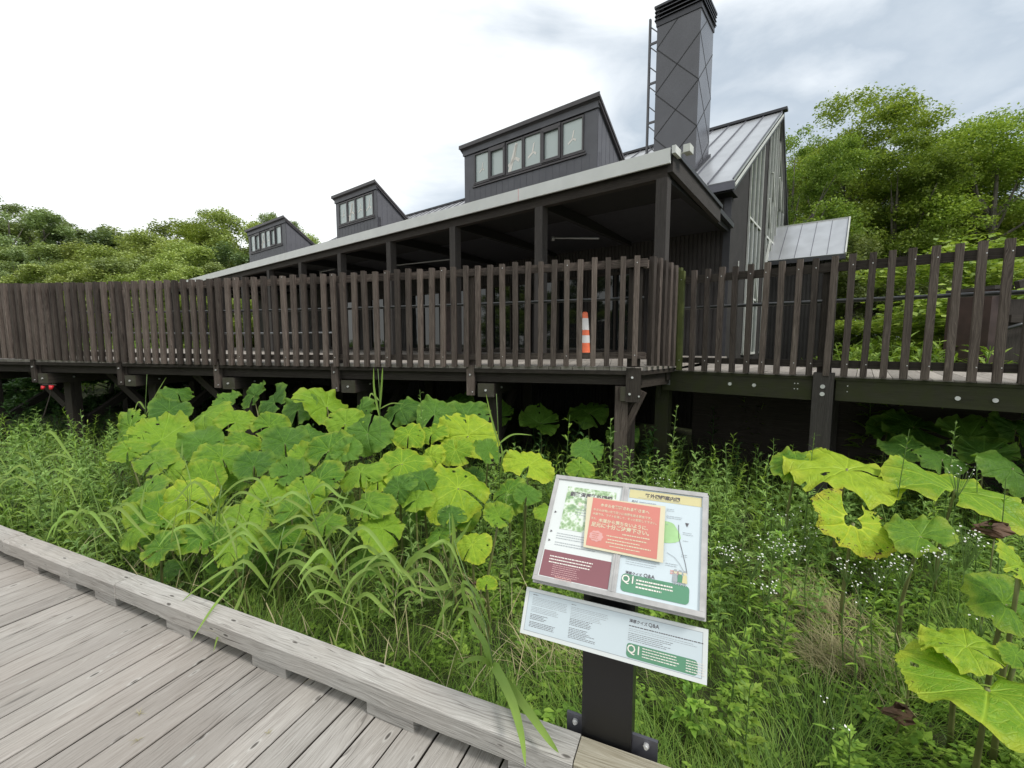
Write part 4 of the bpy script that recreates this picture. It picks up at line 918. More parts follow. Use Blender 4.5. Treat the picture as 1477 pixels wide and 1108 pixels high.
lst = [(472,585,79,'bb'),(498,610,50,'bb'),(474,648,56,'bb'),(530,624,62,'bbdark'),(577,588,60,'bbdark'),(589,626,44,'bblight'),(623,624,42,'bblight'),(675,627,74,'bblight'),(657,648,47,'bblight'),(621,657,38,'bblight'),(580,667,72,'bblight'),(545,690,46,'bblight'),(520,680,58,'bb'),(460,692,60,'bb'),(661,702,92,'bblight'),(763,670,62,'bblight'),(732,708,55,'bb'),(530,724,60,'bb'),(552,762,64,'bb'),(634,771,40,'bb'),(681,785,50,'bblight'),(702,841,24,'bblight'),(849,648,46,'bbdark'),(790,736,34,'bb'),(417,683,48,'bbdark'),(411,638,54,'bbdark'),(447,626,44,'bbdark'),(420,736,62,'bb'),(443,712,50,'bb'),(627,597,54,'bbdark'),(672,600,56,'bbdark'),(520,591,46,'bbdark'),(836,676,36,'bb'),
(244,592,48,'bbdark'),(293,598,66,'bb'),(187,616,54,'bb'),(233,633,72,'bb'),(222,665,48,'bblight'),(244,678,38,'bblight'),(290,640,54,'bbdark'),(320,660,62,'bb'),(339,608,44,'bb'),(366,570,40,'bbdark'),(328,580,36,'bbdark'),(366,670,48,'bbdark'),(388,614,46,'bb'),(209,711,62,'bblight'),(233,741,72,'bblight'),(192,765,46,'bb'),(268,719,66,'bblight'),(295,692,52,'bb'),(347,752,76,'bblight'),(293,771,62,'bblight'),(232,790,60,'bblight'),(383,714,48,'bb'),(405,770,50,'bb'),(470,755,46,'bb'),(600,720,44,'bb'),(430,590,52,'bbdark'),(395,580,50,'bbdark'),(330,795,50,'bb'),(184,650,40,'bb'),(255,565,38,'bbdark'),(705,650,40,'bbdark'),(575,705,46,'bbdark'),(610,690,44,'bbdark'),(500,650,40,'bbdark'),(350,635,40,'bb'),(440,660,40,'bb'),(365,735,44,'bb'),(720,745,40,'bb'),(760,715,34,'bbdark'),(650,745,36,'bbdark')]
seeds = [((215,610),'butterbur clump at the far left end of the patch, beside the mugwort'),((300,600),'butterbur clump with broad leaf directly under the third beam end from the left'),((385,600),'darker butterbur clump against the deck shadow, under the beam end left of the centre'),((480,600),'butterbur clump with a wide flat leaf reaching up towards the deck at the patch centre'),((590,595),'dark shaded butterbur leaves behind the bright ones, nearest the black gap under the deck'),((655,630),'bright yellow-green butterbur clump with overlapping round leaves below the middle support post'),((545,670),'tight pale butterbur clump in the middle of the patch with a folded leaf'),((661,705),'largest heart-shaped butterbur leaf facing the viewer at the front right of the patch'),((430,690),'dull green butterbur clump half hidden by reed tips at mid patch'),((330,665),'mid-green butterbur clump with dark and light leaves left of the patch centre'),((225,680),'butterbur clump with curled yellow-edged leaves behind the left reeds'),((225,760),'wide pale butterbur clump close to the kerb at the patch front left'),((345,755),'low pale butterbur clump rising through reed grass near the kerb'),((540,745),'solitary low butterbur leaves standing in front of the patch above the reed grass'),((680,785),'small low butterbur leaf with ragged rim left of the sign'),((760,690),'butterbur clump of drooping fans just left of the information sign'),((845,655),'round dark butterbur leaf alone behind the information sign by the corner post')]
clumps = {}
lst = [(a_, b_, c_, 'bb' if (d_ == 'bblight' and a_ < 400 and (a_*7+b_) % 3) else d_) for a_, b_, c_, d_ in lst]
for L_ in lst:
    k = min(range(len(seeds)), key=lambda i: (seeds[i][0][0]-L_[0])**2+1.6*(seeds[i][0][1]-L_[1])**2); clumps.setdefault(k, []).append(L_)
for k, ls in clumps.items():
    px = sum(l[0] for l in ls)/len(ls); py = sum(l[1] for l in ls)/len(ls); Y = Yof(px, py)+.12; base = ((px-738.5)/633*Y, Y, GZ)
    pl = thing('butterbur_plant', base, seeds[k][1], 'butterbur', 'butterbur plants in the patch below the deck')
    for (lx, ly, wd, kd) in ls:
        y = Yof(lx, ly)+random.uniform(-.12, .12); c = atY(lx, ly, y); rad = wd*y/633*.56
        add_leaf(pl, c, rad, random.uniform(.55, 1.05) if ly < 720 else random.uniform(.35, .8), random.gauss(0, .5), random.gauss(math.pi if random.random() < .12 else 0, .6), kd)
        b = (base[0]*.4+c[0]*.6+random.uniform(-.05, .05), max(base[1]*.4+(c[1]+.1)*.6, (1.6-c[0]*N1.x)/N1.y), GZ-.02)
        add_stalk(pl, b, Vector(c)+Vector((0, 0, -.015)))
        if random.random() < .45 and ly > 600:
            q = Vector(c)+Vector((random.uniform(-.16, .16), random.uniform(.0, .22), -random.uniform(.16, .32)))
            add_leaf(pl, q, rad*random.uniform(.7, 1.0), random.uniform(.4, .9), random.gauss(0, .6), random.gauss(0, .8), 'bbdark' if random.random() < .4 else 'bb')
# single large plants at the right
R_ = [(1222,674,140,3.3,.20,.1,.9,'bblight',0,'huge flat butterbur leaf spreading in front of the walkway support post'),
(1378,704,142,2.95,.30,.3,-1.2,'bblight',3,'huge butterbur leaf with a ragged rim, right of the walkway support post'),
(1231,752,104,2.5,.75,.1,2.6,'yel',0,'yellow ragged butterbur leaf with brown edges and a hole'),
(1328,771,84,2.35,.3,-.7,.8,'bb',1,'smooth mid-green butterbur leaf tilting under the huge ragged one'),
(1149,668,66,3.5,.4,-.3,.2,'bb',0,'narrow butterbur leaf peeking out left of the huge flat leaf'),
(1450,868,104,1.95,.7,.35,.3,'bb',2,'upright butterbur leaf at the right picture edge'),
(1472,815,70,1.9,.9,.7,.9,'bblight',2,'curled bright butterbur leaf highest at the right picture edge'),
(1395,930,104,1.78,.05,-.2,.6,'bblight',0,'small smooth butterbur leaf above the lowest ragged one at the right'),
(1425,990,200,1.62,-.05,-.1,2.75,'rag',0,'large pale butterbur leaf with a deep notch at the lower right'),
(1466,945,40,1.7,.5,0,0,'bb',0,'tiny butterbur leaf between the lower right leaves')]
for (px, py, wd, Y, tilt, yaw, roll, kd, var, lab) in R_:
    c = atY(px, py, Y); base = (c[0]+random.uniform(-.03, .08), c[1]+.08, GZ); pl = thing('butterbur_plant', base, lab, 'butterbur', 'large butterbur plants on the right')
    add_leaf(pl, c, wd*Y/633*.52, tilt, yaw, roll, kd, var); add_stalk(pl, (base[0], base[1], GZ-.02), Vector(c)+Vector((0, 0, -.012)), .013, .009)
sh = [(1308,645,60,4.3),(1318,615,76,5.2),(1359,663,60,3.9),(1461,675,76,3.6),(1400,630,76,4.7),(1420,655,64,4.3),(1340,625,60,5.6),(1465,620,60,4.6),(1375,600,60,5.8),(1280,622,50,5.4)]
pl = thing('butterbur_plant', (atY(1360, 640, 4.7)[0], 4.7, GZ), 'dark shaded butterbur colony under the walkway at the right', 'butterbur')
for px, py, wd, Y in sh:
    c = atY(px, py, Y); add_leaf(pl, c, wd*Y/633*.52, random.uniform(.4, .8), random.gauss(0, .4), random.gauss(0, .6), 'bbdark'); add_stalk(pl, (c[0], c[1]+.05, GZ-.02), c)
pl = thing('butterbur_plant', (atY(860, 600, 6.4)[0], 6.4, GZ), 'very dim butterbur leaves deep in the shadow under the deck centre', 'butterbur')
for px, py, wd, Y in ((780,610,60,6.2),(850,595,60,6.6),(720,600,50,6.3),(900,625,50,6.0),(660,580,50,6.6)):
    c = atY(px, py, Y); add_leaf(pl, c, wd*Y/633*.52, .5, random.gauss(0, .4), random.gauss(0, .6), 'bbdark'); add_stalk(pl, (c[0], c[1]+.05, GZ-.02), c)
# withered leaves
def withered(px, py, w, Y, lab):
    c = Vector(atY(px, py, Y)); r = random.Random(px); m = MB(); R = w*Y/633/2; n, k = 8, 10; i0 = 0
    for i in range(n+1):
        for j in range(k):
            a = 2*math.pi*j/k; t = i/n; rr = R*(.25+.8*math.sin(math.pi*t*.9+.2))*(1+.4*math.sin(3*a+t*5+px))*r.uniform(.75, 1.2)
            m.v.append(tuple(c+Vector((rr*math.cos(a), rr*math.sin(a)*.7, R*1.1*(.5-t)))))
    for i in range(n):
        for j in range(k):
            if r.random() < .12: continue
            j2 = (j+1) % k; m.f.append((i*k+j, i*k+j2, (i+1)*k+j2, (i+1)*k+j)); m.mi.append(0); m.uv += [(0, 0)]*4
    t = thing('withered_leaf', tuple(c), lab, 'dead leaf'); m.build('crumpled_blade', 'soil', t); add_stalk(t, (c.x, c.y+.03, GZ), c, .006, .004)
withered(1436, 764, 44, 2.5, 'crumpled brown dead leaf under the huge ragged leaf at the right')
withered(1322, 938, 26, 1.95, 'small crumpled brown leaf left of the lower right butterbur')
withered(1298, 1030, 42, 1.85, 'dark brown curled dead leaf lying in the grass at the bottom right')
withered(694, 842, 20, 2.3, 'tiny rust-brown dead leaf beside the small low butterbur')
# ============================================================ single standing plants
def herb_thing(name, px, py_top, Y, lab, cat, mat='mug', nleaf=30, ll=.11, lw=.022, lobed=True, seed=0, top=.3, zb=GZ, grp=None):
    tpos = atY(px, py_top, Y); h = tpos[2]-zb; t = thing(name, (tpos[0], Y, zb), lab, cat, grp)
    r = random.Random(seed+px); b = (r.uniform(-.05, .05), r.uniform(-.04, .04)); s_ = stem_t(h, .006, b, 8); parts = []
    for i in range(nleaf):
        u = .15+.85*i/nleaf; p = (b[0]*u*u, b[1]*u*u, h*u); az = i*2.4+r.uniform(-.5, .5); s = (1-(1-top)*u**1.3)*r.uniform(.8, 1.2); pt = r.uniform(.1, .6)+.45*u
        lv, lf_ = leaf_t(ll*s, lw*s, droop=r.uniform(.1, .5)); parts.append((place(lv, az, pt, p), lf_))
        if lobed:
            for sg in (-1, 1):
                for q in (.3, .55): lv, lf_ = leaf_t(ll*s*.5*(1.2-q), lw*s*.6, droop=.2, K=2); pp = np.array(p)+np.array([math.cos(az)*math.cos(pt), math.sin(az)*math.cos(pt), math.sin(pt)*.85])*ll*s*q; parts.append((place(lv, az+sg*.8, pt, pp), lf_))
    nobj('stem', npmesh('stem', *s_, ['stem']), t); nobj('leaves', npmesh('leaves', *cat_(parts), [mat]), t); return t
G1 = 'tall mugwort plants standing above the undergrowth'
for i, (px, pt, Y, lab) in enumerate(((967,583,3.9,'tallest mugwort spire in front of the dark gap right of the corner posts'),(884,604,3.8,'bushy mugwort spire in front of the splayed corner post'),(910,650,3.4,'leafy mugwort directly behind the right half of the sign top'),(1000,668,3.3,'mugwort behind the sign\'s upper right corner'),(612,562,4.6,'dark mugwort spire rising above the shaded butterbur leaves'),(596,742,2.7,'low mugwort in front of the solitary butterbur leaves'),(735,712,2.9,'feathery mugwort before the butterbur left of the sign'),(1375,606,3.3,'grey-green mugwort spire between the two huge leaves and the walkway'),(1055,640,3.5,'mugwort midway between the sign and the walkway post'),(850,690,3.0,'mugwort peeping over the top left corner of the sign'),(1030,700,2.9,'full mugwort to the right of the sign top'),(1075,690,3.0,'full mugwort further right of the sign top'),(1110,655,3.2,'broad mugwort just left of the narrow butterbur leaf'),(940,665,3.2,'squat mugwort behind the middle of the sign'),(118,590,4.6,'mugwort at the far left below the second beam end'),(60,610,4.6,'mugwort at the far left picture edge'),(640,730,2.8,'slender mugwort under the largest heart-shaped leaf'))):
    herb_thing('mugwort', px, pt, Y, lab, 'mugwort', seed=i, grp=G1, ll=.13, lw=.026)
G2 = 'narrow-leaved upright plants'
for i, (px, pt, Y, lab) in enumerate(((1298,618,3.0,'bright narrow-leaved spire poking up between the two huge butterbur leaves'),(1170,624,3.5,'pale narrow-leaved plant touching the walkway support post'),(1455,690,2.6,'narrow-leaved plant right of the huge ragged leaf'),(1120,632,3.7,'narrow-leaved plant left of the walkway support post'),(1425,668,2.9,'narrow-leaved shoot behind the huge ragged leaf'))):
    herb_thing('willowherb', px, pt, Y, lab, 'willowherb', 'herb', 40, .12, .018, False, i, .35, grp=G2)
G3 = 'light green leafy weeds near the path'
for i, (px, pt, Y, lab) in enumerate(((815,598,3.9,'light green shoot with whorled top leaves left of the round dark leaf'),(1080,985,1.75,'pale lobed weed in the bottom right grass below the small sign'),(1000,930,1.9,'leafy weed emerging right of the sign post'),(1135,740,2.5,'yellow-green leafy weed right of the sign among white flowers'),(1130,850,2.15,'long leafy weed in front of the flattened dry grass'),(1060,900,2.0,'lobed weed beside the small sign\'s right end'),(1230,1060,1.6,'low weed at the bottom edge near the boardwalk'))):
    herb_thing('leafy_weed', px, pt, Y, lab, 'weed', 'herb', 18, .10, .034, True, i, .6, grp=G3)
def flower(px, py, Y, spread, nh, lab, seed):
    r = random.Random(seed); tpos = atY(px, py, Y); h = tpos[2]-GZ; t = thing('white_wildflower', (tpos[0], Y, GZ), lab, 'wildflower', 'white fleabane flowers dotted through the meadow')
    m = MB(); m.tube([(tpos[0]+.02, Y, GZ), (tpos[0]-.01, Y+.01, GZ+h*.5), (tpos[0], Y, GZ+h*.85)], [.004, .003, .002], 5)
    fl_ = MB(); 
    for i in range(nh):
        a = r.uniform(0, 6.28); d = spread*math.sqrt(r.random()); c = Vector((tpos[0]+d*math.cos(a), Y+d*math.sin(a)*.8, GZ+h+r.uniform(-.45, .10)*spread*2.0))
        m.tube([(tpos[0], Y, GZ+h*.80), tuple(c)], [.0016, .001], 3, cap=False)
        R = r.uniform(.003, .006); n = Vector((r.uniform(-.5, .5), r.uniform(-.9, .1), 1)).normalized(); x = n.orthogonal().normalized(); y = n.cross(x); k = 7
        fl_.mat('petal'); fl_.face([c+(x*math.cos(2*math.pi*q/k)+y*math.sin(2*math.pi*q/k))*R*(1 if q % 2 else .8) for q in range(k)]); fl_.face([c+n*.002+(x*math.cos(2*math.pi*q/5)+y*math.sin(2*math.pi*q/5))*R*.35 for q in range(5)])
    m.build('stem', 'stem', t); fl_.build('blossoms', 'petal', t)
    parts = []
    for i in range(10): u = .1+.07*i; lv, lf_ = leaf_t(.07, .014, droop=.4); parts.append((place(lv, i*2.4, .5, (0, 0, h*u)), lf_))
    nobj('leaves', npmesh('leaves', *cat_(parts), ['herb']), t)
FLW = [(1043,788,2.4,.05,26,'tall white flower cluster close to the right edge of the large sign'),(1085,800,2.3,.05,18,'white flowers just right of the large sign'),(1118,775,2.5,.07,34,'widest spray of white flowers between the sign and the yellow leaf'),(1150,782,2.5,.06,26,'white flowers left of the yellow ragged leaf'),(1105,835,2.2,.05,18,'lower white flowers beneath the widest spray'),(1225,808,2.3,.06,18,'white flowers under the yellow ragged leaf'),(1268,812,2.3,.06,14,'white flowers between the yellow leaf and the tilting green one'),(1305,806,2.2,.05,20,'white flowers below the smooth tilting green leaf'),(1352,792,2.1,.045,22,'tall white umbel left of the highest one at the right'),(1398,765,2.0,.05,26,'highest white umbel on a long stalk at the right'),(1135,735,2.7,.06,14,'faint white flowers near the narrow butterbur leaf'),(958,690,3.0,.06,10,'few white flowers behind the sign top'),(1385,672,2.8,.05,16,'white flowers against the huge ragged leaf top'),(1245,850,2.1,.06,10,'sparse low white flowers above the flattened grass'),(1420,878,1.9,.05,6,'few white flowers before the upright right edge leaf'),(1205,1018,1.65,.05,6,'three tiny white flowers in the grass at the bottom'),(1170,760,2.6,.05,14,'white flowers immediately left below the yellow leaf')]
for i, f_ in enumerate(FLW): flower(f_[0], f_[1], f_[2], f_[3]*1.5, int(f_[4]*1.1), f_[5], 50+i)
# individual reeds with big blades
def strip(m, pts, w, roll=(0, 0, 1)):
    pts = [Vector(p) for p in pts]; n = len(pts); K = 14; P_ = []
    for i in range(K+1):   # Catmull-Rom through the points
        t = i/K*(n-1); j = min(int(t), n-2); u = t-j; p0, p1, p2, p3 = pts[max(j-1, 0)], pts[j], pts[j+1], pts[min(j+2, n-1)]
        P_.append(.5*((2*p1)+(p2-p0)*u+(2*p0-5*p1+4*p2-p3)*u*u+(3*p1-p0-3*p2+p3)*u**3))
    i0 = len(m.v); view = Vector((0, -.75, .65))
    for i, p in enumerate(P_):
        t = i/K; d = (P_[min(i+1, K)]-P_[max(i-1, 0)]).normalized(); x = d.cross(view).normalized(); nn = x.cross(d)
        ww = w/2*min(1, .35+3*t)*(1-t**3)+.0003
        m.v += [tuple(p-x*ww+nn*ww*.35), tuple(p), tuple(p+x*ww+nn*ww*.35)]
    for i in range(K):
        a = i0+3*i; m.f += [(a, a+1, a+4, a+3), (a+1, a+2, a+5, a+4)]; m.mi += [m.k]*2; m.uv += [(0, 0)]*8
def reed(lab, stem, leaves, wd=.004, mat='reed'):
    """stem: list of (px,py,Y); leaves: list of (list of (px,py,Y), width)"""
    b = atY(*stem[0]); t = thing('reed', b, lab, 'reed', 'single reeds standing above the undergrowth')
    m = MB(); pts = [atY(*q) for q in stem]; m.tube(pts, [wd*(1-.6*i/len(pts)) for i in range(len(pts))], 6); m.build('stem', 'stem', t, smooth=True)
    for lv, w in leaves: m = MB(); strip(m, [atY(*q) for q in lv], w); m.build('blade', mat, t, smooth=True)
reed('slim reed rising against the deck beam left of the middle posts', [(548,760,4.2),(549,640,4.2),(547,560,4.2),(545,532,4.2)], [([(547,600,4.2),(540,562,4.2),(539,530,4.2)],.02),([(548,590,4.2),(551,550,4.2),(552,530,4.2)],.02),([(547,578,4.2),(536,568,4.2),(532,578,4.15)],.018),([(548,590,4.2),(565,582,4.2),(583,583,4.15)],.014)])
reed('slim reed in front of the middle support post', [(722,760,3.6),(720,680,3.6),(718,610,3.6),(716,568,3.6)], [([(719,640,3.6),(708,600,3.6),(701,568,3.6)],.016),([(720,640,3.6),(740,627,3.6),(768,628,3.55)],.016),([(720,660,3.6),(730,650,3.6),(735,655,3.55)],.018),([(721,690,3.6),(725,660,3.6),(722,640,3.6)],.02)])
reed('reed with two broad blades folding down over the kerb', [(716,1010,1.75),(712,960,1.72),(700,900,1.75),(672,830,1.9),(655,780,2.0)], [([(711,962,1.72),(716,965,1.66),(738,1010,1.5),(752,1060,1.36),(758,1106,1.27)],.036),([(715,975,1.72),(735,990,1.6),(765,1030,1.45),(792,1068,1.36),(806,1086,1.31)],.032),([(708,962,1.72),(700,930,1.74),(682,900,1.8),(676,878,1.85)],.026),([(707,960,1.72),(694,950,1.7),(676,952,1.68),(659,966,1.65)],.020),([(700,915,1.75),(690,890,1.8),(668,880,1.85),(640,930,1.8)],.018),([(672,880,1.9),(668,840,1.9),(690,860,1.85),(712,918,1.8)],.016)])
reed('reed with pale tips in the centre, left of the sign', [(650,900,2.1),(655,860,2.1),(650,800,2.1),(648,740,2.15)], [([(655,870,2.1),(640,880,2.1),(622,930,2.05)],.02),([(655,860,2.1),(672,850,2.1),(690,870,2.05)],.018),([(652,800,2.1),(640,780,2.1),(620,790,2.05)],.018),([(650,790,2.1),(668,770,2.1),(680,750,2.05)],.018),([(650,820,2.1),(655,780,2.1),(652,740,2.1)],.024),([(653,840,2.1),(630,850,2.1),(600,845,2.05)],.02)])
reed('reed blades hanging over the kerb near the left', [(345,880,2.5),(350,840,2.45),(352,800,2.5)], [([(350,830,2.45),(330,850,2.3),(305,880,2.15),(275,926,1.98)],.02),([(352,850,2.4),(340,880,2.25),(320,905,2.12),(308,940,1.98)],.022),([(352,820,2.45),(330,820,2.4),(290,845,2.3),(262,868,2.25)],.018)])
reed('tall thin reed pair at the left before the dark deck void', [(205,700,5.6),(208,620,5.6),(211,560,5.6),(212,540,5.6)], [([(210,600,5.6),(225,570,5.6),(240,544,5.6)],.022),([(209,590,5.6),(200,580,5.6),(192,600,5.55)],.02),([(209,610,5.6),(235,600,5.6),(255,612,5.5)],.02)])
for j, (x0, y0, x1, y1, Y, lab) in enumerate(((160,760,95,770,2.9,'reed with drooping blades at the left near the kerb'),(470,800,440,700,2.6,'reed in front of the dull green leaves, mid left'),(380,880,410,760,2.35,'reed leaning right beside the kerb beam joint'),(505,900,480,790,2.2,'reed with wide blades at the centre bottom of the reed bed'),(560,880,590,800,2.2,'last reed on the right side of the reed bed'),(60,730,40,640,3.6,'reed at the left picture edge'),(300,820,320,700,2.7,'reed crossing the wide pale leaves near the kerb'))):
    r = random.Random(j); lv = []
    for q in range(7):
        t = .15+.8*q/7; sx_, sy_ = x0+(x1-x0)*t, y0+(y1-y0)*t; sg = -1 if q % 2 else 1; l = r.uniform(40, 85)*2.5/Y
        lv.append(([(sx_, sy_, Y), (sx_+sg*l*.45, sy_-l*r.uniform(.3, .6), Y-.04), (sx_+sg*l*.9, sy_-l*r.uniform(-.1, .45), Y-.10), (sx_+sg*l*1.2, sy_+l*r.uniform(-.2, .4), Y-.16)], r.uniform(.016, .026)))
    reed(lab, [(x0, y0, Y), ((x0+x1)/2, (y0+y1)/2, Y), (x1, y1, Y)], lv)
# ============================================================ TREES
def crown_np(seed, n, W_, H_, zc, leaf, nlobe=16, sub=9, lr=.36, sr=.15, flat=.75):
    r = np.random.default_rng(seed); lobes = []
    while len(lobes) < nlobe:
        q = r.uniform(-1, 1, 3); d = np.linalg.norm(q)
        if .25 < d < .78: lobes.append(q)
    lobes = np.array(lobes); S_ = np.array([W_, W_, H_]); cc = []; cr = []
    for l in lobes:
        R0 = lr*r.uniform(.75, 1.2)
        for _ in range(sub):
            d = r.normal(size=3); d[2] = abs(d[2])*.9-.25; d += l*.8; d /= np.linalg.norm(d); cc.append((l+d*R0*np.array([1, 1, .85]))*S_+np.array([0, 0, zc])); cr.append(sr*W_*r.uniform(.7, 1.35))
    cc = np.array(cc); cr = np.array(cr); w = cr**2; k = r.choice(len(cc), n, p=w/w.sum()); d = r.normal(size=(n, 3)); d /= np.linalg.norm(d, axis=1)[:, None]; rad = r.random(n)**.4
    pos = cc[k]+d*rad[:, None]*cr[k][:, None]*np.array([1.2, 1.2, flat])+r.normal(0, .05*W_, (n, 3))*(r.random(n) < .15)[:, None]
    tv = np.array([[-.5, 0, 0], [0, -.34, .06], [.55, 0, -.05], [0, .34, .06]]); tf = np.array([[0, 1, 2, 3]])
    R = rotz(r.uniform(0, 6.28, n)) @ roty(r.normal(0, .65, n)) @ rotz(r.uniform(0, 6.28, n))
    return scatter(tv, tf, pos, R, r.uniform(.55, 1.35, n)*leaf), lobes*S_+np.array([0, 0, zc])
def tree_set(seed, n, W_, H_, zc, leaf, mat, **k):
    (v, f), cc = crown_np(seed, n, W_, H_, zc, leaf, **k); crown = npmesh('crown', v, f, [mat]); r = random.Random(seed)
    m = MB(); top = zc+H_*.55; w0 = W_*.055
    tr = [(0, 0, -.3), (r.uniform(-.1, .1), 0, zc*.35), (r.uniform(-.2, .2), r.uniform(-.2, .2), zc*.8), (r.uniform(-.3, .3), r.uniform(-.3, .3), top)]
    m.tube(tr, [w0*1.3, w0, w0*.7, w0*.2], 8)
    for c in cc:
        z0 = max(zc*.35, c[2]-H_*.6*r.uniform(.5, 1)); a = Vector((0, 0, z0)); b = Vector(c); mid = (a+b)/2+Vector((0, 0, -.15*H_*r.random())); m.tube([a, mid, b], [w0*.38, w0*.24, w0*.07], 5, cap=False)
    t = m.build('trunk', 'bark'); d = t.data; bpy.data.objects.remove(t); FULL[mat+str(seed)] = 0; crown['top'] = float(v[:, 2].max()); return crown, d
FULL = {}; TS = {}
TS['a'] = tree_set(1, 42000, 3.4, 4.0, 7.0, .16, 'treeL1', flat=1.0)
TS['b'] = tree_set(2, 42000, 3.5, 3.6, 6.6, .16, 'treeL2', nlobe=14, flat=1.0)
TS['c'] = tree_set(3, 30000, 2.7, 4.8, 7.6, .13, 'treeC', nlobe=20, lr=.30, sr=.13, flat=1.0)
TS['d'] = tree_set(4, 34000, 3.2, 5.0, 6.0, .18, 'treeL3', flat=1.0)
TS['e'] = tree_set(5, 60000, 3.9, 4.8, 7.2, .105, 'treeB', nlobe=24, sub=10, lr=.30, sr=.12, flat=.6)
TS['f'] = tree_set(8, 60000, 3.7, 5.0, 6.9, .11, 'treeA', nlobe=24, sub=10, lr=.30, sr=.12, flat=.6)
TS['s'] = tree_set(6, 26000, 1.5, 1.4, 1.5, .075, 'treeB', nlobe=12, sr=.18)
TS['sd'] = tree_set(7, 9000, 1.5, 1.3, 1.2, .13, 'treeD', nlobe=12, sr=.2)
def tree(kind, px, top, D, lab, grp, cat='tree', name='broadleaf_tree', sx=1.0, htop=None):
    full = TS[kind][0]['top']
    p = atY(px, top, D); h = p[2]-GZ; s = h/full; t = thing(name, (p[0], D, GZ), lab, cat, grp); cr, tk = TS[kind]; a = random.uniform(0, 6.28)
    for nm, me in (('trunk', tk), ('crown', cr)):
        o = nobj(nm, me, t); o.scale = (s*sx, s*sx, s); o.rotation_euler = (0, 0, a)
    return t
GL, GR = 'trees of the wood beyond the deck on the left', 'tall trees on the right beyond the gable'
for q in ((8,280,38,'c','grey-green feathery tree at the far left edge',1.7),(62,294,42,'c','second feathery tree from the left edge',1.7),(35,312,45,'a','soft round tree between the two feathery left edge trees',1.5),(-60,290,40,'c','feathery tree cut by the left picture edge',1.2),(118,325,46,'d','dark tree in the dip between the feathery trees and the bright ones',1.5),(150,322,52,'a','distant tree behind the dark dip',1.5),(190,330,56,'b','distant rounded tree left of the tall bare-topped ones',1.5),(165,352,33,'b','bright low bushy tree nearest the deck at the left',1.7),(225,330,36,'b','bright yellow-green tree rising in the middle of the left wood',1.4),(255,312,50,'a','taller tree just left of the highest pair',1.2),(295,298,46,'e','highest tree of the left wood with an open crown',1.0),(335,300,44,'b','bright tree top immediately left of the smallest dormer',.9),(275,345,32,'b','bright rounded tree close behind the fence, middle left',1.5),(340,352,36,'d','dark tree filling the gap beside the smallest dormer',1.3),(400,300,56,'c','thin tree top showing above the smallest dormer roof',.8),(440,330,52,'b','tree top between the two smaller dormers',1.0),(90,372,29,'b','low bright bush tree behind the fence, far left',1.7),(20,360,32,'c','lower feathery tree in front of the left edge ones',1.5),(128,350,37,'b','bright tree in front of the dark dip at the left',1.2),(52,345,35,'a','mid-green tree in front of the left edge pair',1.2),(200,365,29,'a','low green tree behind the pickets at mid left',1.2),(252,372,27,'b','low bright tree next to the low rounded crown',1.2),(150,378,27,'b','low bright crown just above the pickets further left',1.2),(-20,350,34,'a','green tree cut by the left picture edge',1.2),(380,345,48,'a','tree behind the smallest dormer',1.1),(310,375,30,'a','low mid-green tree where the porch roof meets the fence',1.4),(220,378,28,'b','low rounded crown just above the pickets at the left',1.5)):
    tree(q[3], q[0], q[1], q[2], q[4], GL, sx=min(1.2, q[5]))
for q in ((1150,172,17,'f','tree directly right of the gable ridge',.8),(1235,130,20,'e','tallest airy tree in the right wood',.95),(1305,172,17.5,'f','dense tree in the middle of the right wood',.95),(1370,195,21,'e','rounded tree right of the middle of the wood',1.0),(1445,148,17,'e','big tree at the right picture edge',1.0),(1345,190,19,'e','airy tree between the dense middle tree and the rounded one',.9),(1410,178,20,'f','full crown just left of the right edge tree',.9),(1195,190,20,'e','slender crown between the gable tree and the tallest one',.8),(1530,130,19,'f','tree cut by the right picture edge',1.0),(1180,260,24,'d','dark tree low behind the gable',1.4),(1270,280,25,'d','dark tree low in the middle of the right wood',1.5),(1390,290,24,'d','dark tree low behind the right edge trees',1.5),(1480,300,24,'d','darkest low tree at the right edge',1.5),(1240,330,15.5,'a','leafy lower tree above the annex roof',1.0),(1340,360,14.5,'a','leafy lower tree above the walkway fence',1.1)):
    tree(q[3], q[0], q[1], q[2], q[4], GR, sx=q[5])
for q in ((1440,335,9.5,'bright green bush filling the gap above the right pickets',1.5),(1490,360,8.8,'bright bush at the right picture edge behind the stair box',1.4),(1390,440,11,'bright bush seen through the right pickets',1.6),(1300,450,13,'bush seen through the pickets right of the annex',2.0),(1225,455,15,'bush beside the annex end wall',1.6)):
    tree('s', q[0], q[1], q[2], q[3], 'bushes behind the walkway fence', 'bush', 'bush', q[4])
# meadow seen through the right-hand pickets
p = np.concatenate([np.stack([rng.uniform(5, 26, 3000), rng.uniform(8, 22, 3000), np.full(3000, GZ)], -1), np.stack([rng.uniform(3.5, 9, 1500), rng.uniform(5, 11, 1500), np.full(1500, GZ)], -1)]); p = p[(p[:, 0]/p[:, 1] > .50) & (p[:, 0]/p[:, 1] < 1.6)]
uvv = (p[:, 0]-C0[0])*L[0]+(p[:, 1]-C0[1])*L[1]; wv = (p[:, 0]-RA.x)*NR.x+(p[:, 1]-RA.y)*NR.y; vv_ = (p[:, 0]-C0[0])*P[0]+(p[:, 1]-C0[1])*P[1]; p = p[(uvv < -.25) & (wv > 1.95) & ~((uvv > -1.75) & (vv_ > 8.1) & (vv_ < 10.8))]; pxx = pxof(p)
stuff('meadow_herbs', tmpl_scatter(HT+HN, p, np.where(pxx > 1225, rng.uniform(1.1, 2.0, len(p)), rng.uniform(.6, 1.15, len(p)))), ['herb'], 'sunlit tall meadow growth beyond the walkway on the right', 'meadow')
